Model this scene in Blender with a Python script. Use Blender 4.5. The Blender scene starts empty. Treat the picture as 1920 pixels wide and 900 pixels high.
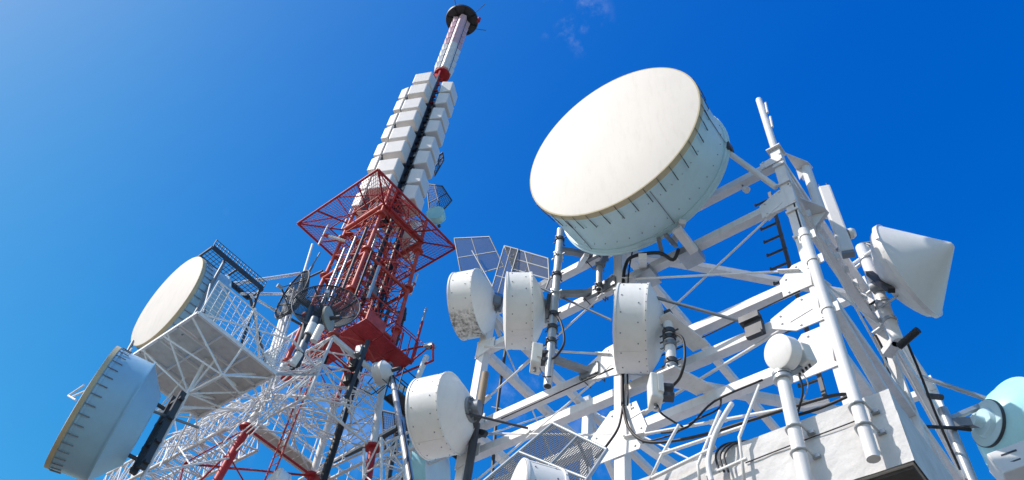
import bpy, math, random
from mathutils import Vector as V, Matrix

random.seed(7)
S = bpy.context.scene
COL = S.collection
# ------------------------------------------------------------------ camera
# world axes follow the steel tower: X along its front, Y away from the camera, Z up; camera at the origin
CX = V((0.78287893, 0.61463499, 0.09656297))      # image right
CD = V((-0.44047816, 0.65714692, -0.61166732))    # image down
CF = V((-0.4394082, 0.43632758, 0.78519977))      # view direction
FPX = 1520.1
cam_d = bpy.data.cameras.new("camera")
cam_d.sensor_width = 36.0
cam_d.lens = FPX / 1920 * 36
cam_d.clip_start = 0.1
cam_d.clip_end = 20000
cam = bpy.data.objects.new("camera", cam_d)
COL.objects.link(cam)
cam.matrix_world = Matrix(((CX.x, -CD.x, -CF.x, 0), (CX.y, -CD.y, -CF.y, 0), (CX.z, -CD.z, -CF.z, 0), (0, 0, 0, 1)))
S.camera = cam

# ------------------------------------------------------------------ sky, sun, exposure
SUN_AZ, SUN_EL = math.radians(-122), math.radians(44)
to_sun = V((math.cos(SUN_AZ) * math.cos(SUN_EL), math.sin(SUN_AZ) * math.cos(SUN_EL), math.sin(SUN_EL)))
w = bpy.data.worlds.new("World")
S.world = w
w.use_nodes = True
nt = w.node_tree
nt.nodes.clear()
N = nt.nodes.new
out = N("ShaderNodeOutputWorld")
bg = N("ShaderNodeBackground")
sky = N("ShaderNodeTexSky")
sky.sky_type = 'NISHITA'
sky.sun_disc = False
sky.sun_elevation = SUN_EL
sky.sun_rotation = math.pi / 2 - SUN_AZ
sky.altitude = 1500
sky.air_density = 1.0
sky.dust_density = 2.2
sky.ozone_density = 3.0
hsv = N("ShaderNodeHueSaturation")
hsv.inputs["Saturation"].default_value = 1.40
hsv.inputs["Hue"].default_value = 0.503
hsv.inputs["Value"].default_value = 1.8
nt.links.new(sky.outputs[0], hsv.inputs["Color"])
# a few thin wisps of cloud, fixed in the sky
tc = N("ShaderNodeTexCoord")
def wisp_mask(direction, width, scale, seed):
    dot = N("ShaderNodeVectorMath"); dot.operation = 'DOT_PRODUCT'
    nt.links.new(tc.outputs["Generated"], dot.inputs[0])
    dot.inputs[1].default_value = V(direction).normalized()
    mr = N("ShaderNodeMapRange"); mr.interpolation_type = 'SMOOTHSTEP'
    mr.inputs[1].default_value = math.cos(math.radians(width)); mr.inputs[2].default_value = 1.0
    nt.links.new(dot.outputs["Value"], mr.inputs[0])
    no = N("ShaderNodeTexNoise"); no.noise_dimensions = '4D'
    no.inputs["W"].default_value = seed; no.inputs["Scale"].default_value = scale
    no.inputs["Detail"].default_value = 7; no.inputs["Roughness"].default_value = 0.62
    nt.links.new(tc.outputs["Generated"], no.inputs["Vector"])
    r2 = N("ShaderNodeMapRange"); r2.interpolation_type = 'SMOOTHSTEP'
    r2.inputs[1].default_value = 0.47; r2.inputs[2].default_value = 0.78
    nt.links.new(no.outputs[0], r2.inputs[0])
    mu = N("ShaderNodeMath"); mu.operation = 'MULTIPLY'
    nt.links.new(mr.outputs[0], mu.inputs[0]); nt.links.new(r2.outputs[0], mu.inputs[1])
    return mu.outputs[0]
def ray(px, py):
    return CX * (px - 960) + CD * (py - 450) + CF * FPX
acc = None
for (px, py, wd, sc_, sd) in ((1075, 35, 3.0, 17, 3.1), (360, 400, 2.4, 17, 9.4), (590, 780, 7.0, 9, 1.3), (985, 735, 3.0, 12, 5.0), (1130, 830, 3.0, 12, 6.0)):
    m = wisp_mask(ray(px, py), wd, sc_, sd)
    if acc is None:
        acc = m
    else:
        a = N("ShaderNodeMath"); a.operation = 'MAXIMUM'
        nt.links.new(acc, a.inputs[0]); nt.links.new(m, a.inputs[1]); acc = a.outputs[0]
mix = N("ShaderNodeMixRGB")
mix.inputs[2].default_value = (6.5, 7.0, 7.6, 1)
sc1 = N("ShaderNodeMath"); sc1.operation = 'MULTIPLY'; sc1.inputs[1].default_value = 0.5
nt.links.new(acc, sc1.inputs[0])
nt.links.new(sc1.outputs[0], mix.inputs[0])
sep = N("ShaderNodeSeparateColor"); cmb = N("ShaderNodeCombineColor")
nt.links.new(hsv.outputs[0], sep.inputs[0])
for ch, gain, ref, ex in ((0, 1.22, 1.0, 1.25), (1, 0.80, 0.9425, 1.34), (2, 4.0, 3.361, 0.45)):
    dv = N("ShaderNodeMath"); dv.operation = 'DIVIDE'; dv.inputs[1].default_value = ref
    pw = N("ShaderNodeMath"); pw.operation = 'POWER'; pw.inputs[1].default_value = ex
    ml = N("ShaderNodeMath"); ml.operation = 'MULTIPLY'; ml.inputs[1].default_value = gain
    nt.links.new(sep.outputs[ch], dv.inputs[0]); nt.links.new(dv.outputs[0], pw.inputs[0]); nt.links.new(pw.outputs[0], ml.inputs[0])
    lim = N("ShaderNodeMath"); lim.operation = 'MINIMUM' if ch < 2 else 'MAXIMUM'
    so = N("ShaderNodeMath"); so.operation = 'MULTIPLY'; so.inputs[1].default_value = (1.35, 1.10, 0.82)[ch]
    nt.links.new(sep.outputs[ch], so.inputs[0]); nt.links.new(so.outputs[0], lim.inputs[0]); nt.links.new(ml.outputs[0], lim.inputs[1]); nt.links.new(lim.outputs[0], cmb.inputs[ch])
nt.links.new(cmb.outputs[0], mix.inputs[1])
nt.links.new(mix.outputs[0], bg.inputs[0])
bg.inputs[1].default_value = 0.13
nt.links.new(bg.outputs[0], out.inputs[0])

sun_d = bpy.data.lights.new("sun", 'SUN')
sun_d.energy = 4.4
sun_d.angle = math.radians(0.53)
sun_d.color = (1.0, 0.93, 0.86)
sun = bpy.data.objects.new("sun", sun_d)
COL.objects.link(sun)
sun.rotation_euler = to_sun.to_track_quat('Z', 'Y').to_euler()
sun.location = to_sun * 200

vs = S.view_settings
vs.view_transform = 'Standard'
vs.look = 'None'
vs.gamma = 1
vs.use_curve_mapping = False
vs.exposure = 0.15

# ------------------------------------------------------------------ materials
def mk(name, col, rough=0.5, metal=0.0, var=0.10, scale=3.0, dirt=0.0, dirt_col=(0.16, 0.14, 0.12), bump=0.0, spec=0.4, streak=True):
    m = bpy.data.materials.new(name)
    m.use_nodes = True
    t = m.node_tree
    b = t.nodes["Principled BSDF"]
    b.inputs["Roughness"].default_value = rough
    b.inputs["Metallic"].default_value = metal
    b.inputs["Specular IOR Level"].default_value = spec
    c = t.nodes.new("ShaderNodeTexCoord")
    n = t.nodes.new("ShaderNodeTexNoise")
    n.inputs["Scale"].default_value = scale; n.inputs["Detail"].default_value = 6; n.inputs["Roughness"].default_value = 0.6
    t.links.new(c.outputs["Object"], n.inputs["Vector"])
    r = t.nodes.new("ShaderNodeValToRGB")
    r.color_ramp.elements[0].position = 0.3; r.color_ramp.elements[1].position = 0.7
    r.color_ramp.elements[0].color = (*[x * (1 - var) for x in col], 1)
    r.color_ramp.elements[1].color = (*[min(0.92, x * (1 + var * 0.6)) for x in col], 1)
    t.links.new(n.outputs[0], r.inputs[0])
    last = r.outputs[0]
    if dirt > 0:
        mp = t.nodes.new("ShaderNodeMapping")
        mp.inputs["Scale"].default_value = (9, 9, 1.1) if streak else (2.2, 2.2, 2.2)
        t.links.new(c.outputs["Object"], mp.inputs[0])
        n2 = t.nodes.new("ShaderNodeTexNoise")
        n2.inputs["Scale"].default_value = 1.3; n2.inputs["Detail"].default_value = 8; n2.inputs["Roughness"].default_value = 0.68
        t.links.new(mp.outputs[0], n2.inputs["Vector"])
        mr = t.nodes.new("ShaderNodeMapRange"); mr.inputs[1].default_value = 0.5; mr.inputs[2].default_value = 0.85
        mr.inputs[4].default_value = dirt
        t.links.new(n2.outputs[0], mr.inputs[0])
        mx = t.nodes.new("ShaderNodeMixRGB")
        mx.inputs[2].default_value = (*dirt_col, 1)
        t.links.new(mr.outputs[0], mx.inputs[0]); t.links.new(last, mx.inputs[1])
        last = mx.outputs[0]
    t.links.new(last, b.inputs["Base Color"])
    rr = t.nodes.new("ShaderNodeMapRange")
    rr.inputs[3].default_value = max(0.05, rough - 0.1); rr.inputs[4].default_value = min(1, rough + 0.14)
    t.links.new(n.outputs[0], rr.inputs[0]); t.links.new(rr.outputs[0], b.inputs["Roughness"])
    if bump:
        n3 = t.nodes.new("ShaderNodeTexNoise"); n3.inputs["Scale"].default_value = scale * 7; n3.inputs["Detail"].default_value = 8
        t.links.new(c.outputs["Object"], n3.inputs["Vector"])
        bp = t.nodes.new("ShaderNodeBump"); bp.inputs["Strength"].default_value = bump; bp.inputs["Distance"].default_value = 0.03
        t.links.new(n3.outputs[0], bp.inputs["Height"]); t.links.new(bp.outputs[0], b.inputs["Normal"])
    return m

M = dict(
    white=mk("white_steel_paint", (0.70, 0.695, 0.69), 0.5, var=0.08, dirt=0.38, dirt_col=(0.33, 0.27, 0.21)),
    lattice=mk("white_lattice_paint", (0.76, 0.76, 0.76), 0.55, var=0.08, dirt=0.25),
    drum=mk("white_drum_paint", (0.75, 0.74, 0.715), 0.42, var=0.05, scale=1.7, dirt=0.13, bump=0.04),
    grey_white=mk("grey_white_panel", (0.72, 0.71, 0.69), 0.5, var=0.04, dirt=0.10),  # plain grey-white paint
    radome=mk("cream_radome_fabric", (0.625, 0.59, 0.54), 0.6, var=0.06, scale=1.1, dirt=0.45, dirt_col=(0.46, 0.42, 0.36), bump=0.06),
    hem=mk("ochre_radome_hem", (0.50, 0.43, 0.28), 0.7, var=0.12, dirt=0.2),
    teal=mk("pale_teal_paint", (0.50, 0.69, 0.74), 0.4, var=0.07, scale=1.4, dirt=0.2, dirt_col=(0.33, 0.38, 0.38)),
    blue=mk("sky_reflection_blue_paint", (0.28, 0.49, 0.65), 0.38, var=0.05, dirt=0.15, dirt_col=(0.3, 0.36, 0.4)),  # tinted drum paint made bluer, reflected sky mixed into the colour
    cyan=mk("bright_cyan_paint", (0.42, 0.76, 0.82), 0.35, var=0.05, dirt=0.1),
    red=mk("aviation_red_paint", (0.44, 0.026, 0.034), 0.42, var=0.30, dirt=0.35, dirt_col=(0.50, 0.17, 0.15)),
    orange=mk("faded_orange_red_paint", (0.50, 0.07, 0.052), 0.5, var=0.32, dirt=0.45, dirt_col=(0.52, 0.22, 0.17)),
    panel=mk("white_plastic_panel", (0.72, 0.695, 0.665), 0.38, var=0.03, dirt=0.06),
    pink=mk("faded_pink_panel", (0.62, 0.40, 0.44), 0.45, var=0.06, dirt=0.1),
    galv=mk("galvanised_steel", (0.42, 0.45, 0.47), 0.42, metal=0.55, var=0.16, scale=6, dirt=0.2),
    mesh=mk("dark_mesh_steel", (0.06, 0.075, 0.095), 0.6, metal=0.1, var=0.12),
    dark=mk("dark_grey_steel", (0.06, 0.065, 0.075), 0.5, metal=0.2, var=0.2, scale=5),
    grey=mk("mid_grey_steel", (0.22, 0.24, 0.26), 0.5, metal=0.3, var=0.15, scale=5),
    black=mk("black_cable_rubber", (0.018, 0.018, 0.02), 0.5, var=0.2),
    brown=mk("brown_weathered_tube", (0.25, 0.19, 0.13), 0.6, var=0.2, dirt=0.3),
    olive=mk("olive_grey_disc", (0.33, 0.33, 0.29), 0.6, var=0.06),
    radio=mk("pale_radio_housing", (0.66, 0.66, 0.62), 0.5, var=0.05, dirt=0.15),
    plank=mk("weathered_grey_planks", (0.60, 0.59, 0.575), 0.8, var=0.12, scale=4, dirt=0.45, streak=False),
    concrete=mk("pale_concrete", (0.63, 0.625, 0.615), 0.9, var=0.16, scale=2.4, dirt=0.5, dirt_col=(0.40, 0.38, 0.36), bump=0.3, spec=0.2, streak=False),
    soffit=mk("shade_darkened_concrete", (0.085, 0.08, 0.08), 0.95, var=0.4, scale=3, dirt=0.5, bump=0.5, spec=0.2, streak=False),  # shade under the overhang put into the base colour, with random blotches
    ground=mk("dry_hill_ground", (0.16, 0.145, 0.115), 0.95, var=0.3, scale=0.05, dirt=0.3, streak=False),
)
def stained():
    m = mk("white_drum_paint_with_mould", (0.75, 0.74, 0.715), 0.45, var=0.04, dirt=0.08)
    t = m.node_tree; b = t.nodes["Principled BSDF"]
    src = b.inputs["Base Color"].links[0].from_socket
    c = t.nodes.new("ShaderNodeTexCoord")
    sep = t.nodes.new("ShaderNodeSeparateXYZ"); t.links.new(c.outputs["Object"], sep.inputs[0])
    mr = t.nodes.new("ShaderNodeMapRange"); mr.interpolation_type = 'SMOOTHSTEP'
    mr.inputs[1].default_value = -0.44; mr.inputs[2].default_value = -0.57
    t.links.new(sep.outputs[2], mr.inputs[0])
    n = t.nodes.new("ShaderNodeTexNoise"); n.inputs["Scale"].default_value = 14; n.inputs["Detail"].default_value = 9; n.inputs["Roughness"].default_value = 0.75
    t.links.new(c.outputs["Object"], n.inputs[0])
    r2 = t.nodes.new("ShaderNodeMapRange"); r2.inputs[1].default_value = 0.42; r2.inputs[2].default_value = 0.62
    t.links.new(n.outputs[0], r2.inputs[0])
    mu = t.nodes.new("ShaderNodeMath"); mu.operation = 'MULTIPLY'; t.links.new(mr.outputs[0], mu.inputs[0]); t.links.new(r2.outputs[0], mu.inputs[1])
    mx = t.nodes.new("ShaderNodeMixRGB"); mx.inputs[2].default_value = (0.13, 0.13, 0.12, 1)
    t.links.new(mu.outputs[0], mx.inputs[0]); t.links.new(src, mx.inputs[1]); t.links.new(mx.outputs[0], b.inputs["Base Color"])
    return m
M['mould'] = stained()

# ------------------------------------------------------------------ mesh builder
def frame_of(d, up=(0, 0, 1)):
    d = V(d).normalized(); up = V(up)
    if abs(d.dot(up.normalized())) > 0.985: up = V((0, 1, 0)) if abs(d.y) < 0.9 else V((1, 0, 0))
    s = d.cross(up).normalized()
    return d, s, s.cross(d).normalized()

class MB:
    def __init__(self): self.v = []; self.f = []; self.s = []; self.m = []; self.mi = 0
    def face(self, idx, smooth=False): self.f.append(idx); self.s.append(smooth); self.m.append(self.mi)
    def add(self, pts): n = len(self.v); self.v.extend(V(p) for p in pts); return n
    def hexa(self, p):           # p: 4 bottom, 4 top (same winding)
        n = self.add(p)
        for q in ((3, 2, 1, 0), (4, 5, 6, 7), (0, 1, 5, 4), (1, 2, 6, 5), (2, 3, 7, 6), (3, 0, 4, 7)): self.face([n + i for i in q])
        return self
    def box(self, c, ux, uy, uz):   # half-axis vectors
        c, ux, uy, uz = V(c), V(ux), V(uy), V(uz)
        return self.hexa([c - ux - uy - uz, c + ux - uy - uz, c + ux + uy - uz, c - ux + uy - uz, c - ux - uy + uz, c + ux - uy + uz, c + ux + uy + uz, c - ux + uy + uz])
    def abox(self, x0, x1, y0, y1, z0, z1):
        return self.box(((x0 + x1) / 2, (y0 + y1) / 2, (z0 + z1) / 2), ((x1 - x0) / 2, 0, 0), (0, (y1 - y0) / 2, 0), (0, 0, (z1 - z0) / 2))
    def bar(self, a, b, wd, ht, up=(0, 0, 1)):
        a, b = V(a), V(b); d, s, u = frame_of(b - a, up)
        return self.box((a + b) / 2, (b - a) / 2, s * wd / 2, u * ht / 2)
    def hbeam(self, a, b, wd, ht, t=0.014, up=(0, 0, 1)):   # rolled H section
        a, b = V(a), V(b); d, s, u = frame_of(b - a, up)
        self.bar(a, b, t, ht - 2 * t - 0.001, up)
        for k in (-1, 1): self.bar(a + u * k * (ht / 2 - t / 2), b + u * k * (ht / 2 - t / 2), wd, t, up)
        return self
    def channel(self, a, b, wd, ht, t=0.012, up=(0, 0, 1), side=1):
        a, b = V(a), V(b); d, s, u = frame_of(b - a, up)
        self.bar(a + s * side * (wd / 2 - t / 2), b + s * side * (wd / 2 - t / 2), t, ht, up)
        for k in (-1, 1): self.bar(a + u * k * (ht / 2 - t / 2) - s * side * t * 0.52, b + u * k * (ht / 2 - t / 2) - s * side * t * 0.52, wd - t * 1.05, t, up)
        return self
    def tube(self, a, b, r, n=8, r2=None, cap=True):
        a, b = V(a), V(b); r2 = r if r2 is None else r2; d, s, u = frame_of(b - a)
        ring = [s * math.cos(2 * math.pi * i / n) + u * math.sin(2 * math.pi * i / n) for i in range(n)]
        k = self.add([a + q * r for q in ring] + [b + q * r2 for q in ring])
        for i in range(n): j = (i + 1) % n; self.face([k + i, k + j, k + n + j, k + n + i], True)
        if cap:
            k2 = self.add([a + q * r for q in ring] + [b + q * r2 for q in ring])
            self.face([k2 + i for i in range(n)][::-1]); self.face([k2 + n + i for i in range(n)])
        return self
    def path(self, pts, r, n=6, smooth_steps=5):
        P = [V(p) for p in pts]
        if smooth_steps and len(P) > 2:
            Q = []
            for i in range(len(P) - 1):
                p0, p1, p2, p3 = P[max(0, i - 1)], P[i], P[i + 1], P[min(len(P) - 1, i + 2)]
                for j in range(smooth_steps):
                    t = j / smooth_steps
                    Q.append(0.5 * (2 * p1 + (p2 - p0) * t + (2 * p0 - 5 * p1 + 4 * p2 - p3) * t * t + (-p0 + 3 * p1 - 3 * p2 + p3) * t ** 3))
            Q.append(P[-1]); P = Q
        rings = []; ref = None
        for i, p in enumerate(P):
            d = (P[min(i + 1, len(P) - 1)] - P[max(i - 1, 0)]).normalized()
            if ref is None: _, s, u = frame_of(d)
            else:
                s = (ref - d * ref.dot(d)).normalized(); u = s.cross(d)
            ref = s
            rings.append(self.add([p + (s * math.cos(2 * math.pi * k / n) + u * math.sin(2 * math.pi * k / n)) * r for k in range(n)]))
        for a, b in zip(rings, rings[1:]):
            for k in range(n): j = (k + 1) % n; self.face([a + k, a + j, b + j, b + k], True)
        self.face([rings[0] + k for k in range(n)][::-1]); self.face([rings[-1] + k for k in range(n)])
        return self
    def lathe(self, c, axis, profs, n=40, a0=0.0, a1=None):
        c = V(c); d, s, u = frame_of(axis)
        full = a1 is None; a1 = a0 + 2 * math.pi if full else a1
        cnt = n if full else n + 1
        dirs = [s * math.cos(a0 + (a1 - a0) * i / n) + u * math.sin(a0 + (a1 - a0) * i / n) for i in range(cnt)]
        for pr in profs:
            rings = []
            for (x, r) in pr:
                rings.append((self.add([c + d * x]), 1) if r == 0 else (self.add([c + d * x + q * r for q in dirs]), cnt))
            for (a, na), (b, nb) in zip(rings, rings[1:]):
                for i in range(n):
                    j = (i + 1) % cnt
                    if na == 1 and nb == 1: continue
                    if na == 1: self.face([a, b + j, b + i], True)
                    elif nb == 1: self.face([a + i, a + j, b], True)
                    else: self.face([a + i, a + j, b + j, b + i], True)
        return self
    def plate(self, pts, th):
        P = [V(p) for p in pts]; nrm = (P[1] - P[0]).cross(P[2] - P[0]).normalized() * th / 2; n = len(P)
        k = self.add([p - nrm for p in P] + [p + nrm for p in P])
        self.face([k + i for i in range(n)][::-1]); self.face([k + n + i for i in range(n)])
        for i in range(n): j = (i + 1) % n; self.face([k + i, k + j, k + n + j, k + n + i])
        return self
    def wires(self, quad, nu, nv, r):     # wire cloth across a quad a,b,c,d
        a, b, c, d = [V(p) for p in quad]
        for i in range(nu + 1):
            t = i / nu; self.tube(a.lerp(b, t), d.lerp(c, t), r, 4, cap=False)
        for i in range(nv + 1):
            t = i / nv; self.tube(a.lerp(d, t), b.lerp(c, t), r, 4, cap=False)
        return self
    def build(self, name, mat, parent=None, bevel=0.0):
        base = parent.matrix_basis.translation if parent and parent.type == 'EMPTY' else V((0, 0, 0))
        if parent and parent.type == 'MESH': base = V(parent['_b'])
        me = bpy.data.meshes.new(name)
        me.from_pydata([tuple(p - base) for p in self.v], [], self.f)
        me.polygons.foreach_set("use_smooth", self.s)
        me.polygons.foreach_set("material_index", self.m)
        for x in (mat if isinstance(mat, (list, tuple)) else [mat]): me.materials.append(M[x])
        me.update()
        o = bpy.data.objects.new(name, me)
        COL.objects.link(o)
        o['_b'] = list(base)
        if parent: o.parent = parent
        if bevel:
            bv = o.modifiers.new("bevel", 'BEVEL'); bv.width = bevel; bv.segments = 2; bv.limit_method = 'ANGLE'; bv.angle_limit = math.radians(50)
        return o

def tag(o, label, cat, group=None):
    o['label'] = label; o['category'] = cat
    if group: o['group'] = group
    return o
def thing(name, loc, label, cat, group=None):
    o = bpy.data.objects.new(name, None); COL.objects.link(o)
    o.location = V(loc); o.empty_display_size = 0.2
    return tag(o, label, cat, group)
def structure(o): o['kind'] = 'structure'; return o
def dup(root, loc=None, label=None):
    r = root.copy(); COL.objects.link(r)
    if loc is not None: r.location = loc
    if label: r['label'] = label
    for ch in root.children:
        c = ch.copy(); COL.objects.link(c); c.parent = r
        for g in ch.children: d = g.copy(); COL.objects.link(d); d.parent = c
    return r

# where a line of sight meets a real plane of the place
def atY(px, py, y): r = ray(px, py); return r * (y / r.y)
def atX(px, py, x): r = ray(px, py); return r * (x / r.x)
def atZ(px, py, z): r = ray(px, py); return r * (z / r.z)
def heading(az, el=0.0):
    az, el = math.radians(az), math.radians(el)
    return V((math.cos(az) * math.cos(el), math.sin(az) * math.cos(el), math.sin(el)))

# ================================================================== ground and building
g = MB(); g.plate([(-9000, -9000, -1.62), (9000, -9000, -1.62), (9000, 9000, -1.62), (-9000, 9000, -1.62)], 0.02)
structure(g.build("ground", "ground"))

B0 = thing("concrete_building", (-6, 11, -1.6), "pale concrete roof block with rough edges and dark underside at the steel tower's foot", "building")
YF = 6.40
rp = MB()
# rough-cast upper and lower pour of the parapet, a slightly uneven arris
def rough_slab(mb, x0, x1, y0, y1, z0, z1, step=0.12, amp=0.007, seed=1):
    rnd = random.Random(seed)
    nx = int((x1 - x0) / step); ny = int((y1 - y0) / step); nz = max(2, int((z1 - z0) / step))
    def sheet(o, du, dv, nu, nv, nrm):
        k = mb.add([o + du * (i / nu) + dv * (j / nv) + nrm * (rnd.uniform(-amp, amp) * 0.5) for j in range(nv + 1) for i in range(nu + 1)])
        for j in range(nv):
            for i in range(nu):
                a = k + j * (nu + 1) + i; mb.face([a, a + 1, a + nu + 2, a + nu + 1])
    sheet(V((x0, y0, z0)), V((x1 - x0, 0, 0)), V((0, 0, z1 - z0)), nx, nz, V((0, 1, 0)))
    sheet(V((x1, y0, z0)), V((0, y1 - y0, 0)), V((0, 0, z1 - z0)), ny, nz, V((1, 0, 0)))
    mb.hexa([(x0, y0 + 0.02, z0), (x1 - 0.02, y0 + 0.02, z0), (x1 - 0.02, y1, z0), (x0, y1, z0), (x0, y0 + 0.02, z1), (x1 - 0.02, y0 + 0.02, z1), (x1 - 0.02, y1, z1), (x0, y1, z1)])
XR = -1.19
rough_slab(rp, -9.0, XR, YF, 15.5, 5.19, 5.455, seed=2)
rp.build("upper_parapet", "concrete", B0)
rp = MB(); rough_slab(rp, -9.0, XR + 0.006, YF - 0.008, 15.5, 4.635, 5.188, seed=3)
rp.build("parapet", "concrete", B0)
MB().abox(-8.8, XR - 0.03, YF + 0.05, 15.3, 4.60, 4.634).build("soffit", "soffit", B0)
MB().abox(-8.4, XR - 0.9, YF + 0.9, 14.9, -1.6, 4.599).build("wall", "concrete", B0)

# ================================================================== the white steel tower
ST = thing("steel_tower", (-4.5, 9.9, 5.45), "white steel frame tower of square beams standing on the concrete roof", "tower")
XL, XM, XRt = -7.30, -4.53, -1.69
Y0, Y1, Y2 = 7.0, 10.05, 12.9
ROOF, TOP = 5.45, 10.9
LW = 0.155
BW, BH = 0.135, 0.135
for (x, y, top) in ((XL, Y0, TOP), (XM, Y0, TOP), (XRt, Y0, TOP), (XL, Y1, TOP), (XRt, Y1, TOP), (XL, Y2, TOP), (XM, Y2, TOP), (XRt, Y2, TOP)):
    b = MB(); b.bar((x, y, ROOF - 0.05), (x, y, top), LW, LW, (0, 1, 0)); 
    b.abox(x - 0.2, x + 0.2, y - 0.2, y + 0.2, ROOF + 0.004, ROOF + 0.03)
    b.build("leg", "white", ST, 0.006)
def beam(a, b, wd=BW, ht=BH, name="beam", mat="white", off=LW / 2):
    a, b = V(a), V(b); d = (b - a).normalized()
    return MB().bar(a + d * off, b - d * off, wd, ht).build(name, mat, ST, 0.005)
ZT, ZA, ZB, ZC, ZD, ZE = 10.62, 9.66, 7.97, 7.43, 6.72, 5.9
for z in (ZT, ZA, ZB, ZC, ZD):
    beam((XL, Y0, z), (XM, Y0, z)); beam((XM, Y0, z), (XRt, Y0, z))
for z in (ZT, ZB, ZD):
    beam((XRt, Y0, z), (XRt, Y1, z)); beam((XRt, Y1, z), (XRt, Y2, z))
    beam((XL, Y0, z), (XL, Y1, z)); beam((XL, Y1, z), (XL, Y2, z))
beam((XRt, Y0, ZA), (XRt, Y1, ZA)); beam((XRt, Y1, ZA), (XRt, Y2, ZA)); beam((XL, Y0, ZA), (XL, Y1, ZA))
beam((XM, Y0, ZT), (XM, Y2, ZT)); beam((XL, Y1, ZT - 0.02), (XM - 0.01, Y1, ZT - 0.02)); beam((XM + 0.01, Y1, ZT - 0.02), (XRt, Y1, ZT - 0.02))
for z in (ZT, ZB): beam((XL, Y2, z), (XM, Y2, z)); beam((XM, Y2, z), (XRt, Y2, z))
# plan bracing and heavy diagonals
beam((XM, Y0, ZT - 0.17), (XRt, Y1, ZT - 0.17), 0.12, 0.12, "plan_brace")
beam((XM, Y0, ZB - 0.17), (XRt, Y1, ZB - 0.17), 0.12, 0.12, "plan_brace")
beam((XRt, Y1, ZT - 0.1), (XRt, Y2, ZB + 0.5), 0.13, 0.13, "diagonal_brace")
beam((XRt, Y0, ZT - 0.1), (XRt, Y1, ZA + 0.1), 0.11, 0.11, "diagonal_brace")
beam((XRt, Y0, ZB + 0.1), (XRt, Y1, ZD + 0.2), 0.12, 0.12, "diagonal_brace")
beam((XRt, Y1, ZB - 0.1), (XRt, Y2, ZD), 0.12, 0.12, "diagonal_brace")
beam((XL, Y1, ZT - 0.15), (XL, Y2, ZB), 0.12, 0.12, "diagonal_brace")
beam((XM, Y0, ZD + 0.1), (XM + 0.05, Y2, ZB), 0.11, 0.11, "diagonal_brace")
# tie rods with turnbuckles in the front face
def rod(a, b, r=0.017, tb=None, name="tie_rod", plates=True):
    a, b = V(a), V(b); d = (b - a).normalized()
    m = MB(); m.tube(a, b, r, 6)
    if tb:
        p = a.lerp(b, tb); m.tube(p - d * 0.11, p + d * 0.11, 0.03, 6)
    if plates:
        for q, sg in ((a, 1), (b, -1)): m.bar(q, q + d * sg * 0.3, 0.014, 0.085, (0, 1, 0) if abs(d.y) < 0.5 else (1, 0, 0))
    return m.build(name, "white", ST)
F = Y0 - 0.06
rod((XRt - 0.1, F, ZA - 0.1), (XM + 0.1, F, ZB + 0.12)); rod((XRt - 0.12, F - 0.04, ZB + 0.12), (XM + 0.1, F - 0.04, ZA - 0.05))
rod((XL + 0.1, F, ZB + 0.35), (XM - 0.1, F, ZA - 0.04), tb=0.36); rod((XM - 0.1, F - 0.04, ZB + 0.14), (XL + 0.1, F - 0.04, ZA - 0.02), tb=0.42)
rod((XL + 0.1, F, ZD + 0.05), (XM - 0.1, F, ZB - 0.05)); rod((XM + 0.1, F, ZD + 0.1), (XRt - 0.1, F, ZC - 0.05), 0.022, tb=0.1)
rod((XM - 0.1, F, ZD), (XL + 0.1, F, ZC + 0.4)); rod((XM + 0.1, F - 0.04, ZD - 0.15), (XRt - 0.2, F - 0.04, ZE + 0.1), 0.02, tb=0.5)
for (ya, yb, za, zb) in ((Y0, Y1, ZA, ZB), (Y0, Y1, ZB, ZA), (Y1, Y2, ZA, ZB), (Y0, Y1, ZC, ZE), (Y1, Y2, ZT, ZA)):
    rod((XRt + 0.05, ya + 0.1, za), (XRt + 0.05, yb - 0.1, zb), 0.016)
for (za, zb) in ((ZT, ZB), (ZB, ZT)): rod((XL, Y0 + 0.1, za - 0.1), (XL, Y1 - 0.1, zb + 0.1), 0.016)
rod((XL + 0.1, Y1, ZT - 0.1), (XM, Y1, ZB)); rod((XL + 0.1, Y2, ZT), (XM - 0.1, Y2, ZB))
# gusset plates
def gusset(x, z, pts, y=Y0 - LW / 2 - 0.011, bolts=True):
    m = MB(); m.plate([(x + dx, y, z + dz) for dx, dz in pts], 0.014)
    if bolts:
        for dx, dz in pts: m.tube((x + dx * 0.8, y - 0.022, z + dz * 0.8), (x + dx * 0.8, y - 0.006, z + dz * 0.8), 0.016, 6)
    m.build("gusset_plate", "white", ST)
R_ = [(-0.50, -0.08), (0.085, -0.08), (0.085, 0.30), (-0.10, 0.30), (-0.5, 0.08)]
gusset(XRt, ZA, [(-0.42, -0.22), (0.09, -0.22), (0.09, 0.22), (-0.12, 0.2), (-0.42, 0.06)])
gusset(XRt, ZB, [(-0.40, -0.20), (0.09, -0.20), (0.09, 0.28), (-0.2, 0.28), (-0.40, 0.1)])
gusset(XRt, ZC, [(-0.62, -0.10), (-0.35, -0.28), (0.13, -0.28), (0.13, 0.22), (-0.25, 0.22), (-0.62, 0.06)])
gusset(XRt, ZD, [(-0.52, -0.30), (0.12, -0.30), (0.12, 0.34), (-0.30, 0.34), (-0.52, 0.1)])
gusset(XRt, ZT, [(-0.26, -0.07), (0.078, -0.07), (0.078, 0.10), (-0.26, 0.08)])
gusset(XM, ZB, [(-0.62, -0.12), (0.10, -0.30), (0.35, -0.1), (0.35, 0.10), (0.10, 0.35), (-0.2, 0.32), (-0.62, 0.08)])
gusset(XM, ZD - 0.05, [(-0.36, -0.34), (0.30, -0.34), (0.42, -0.05), (0.28, 0.42), (-0.12, 0.42), (-0.42, 0.1)])
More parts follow.
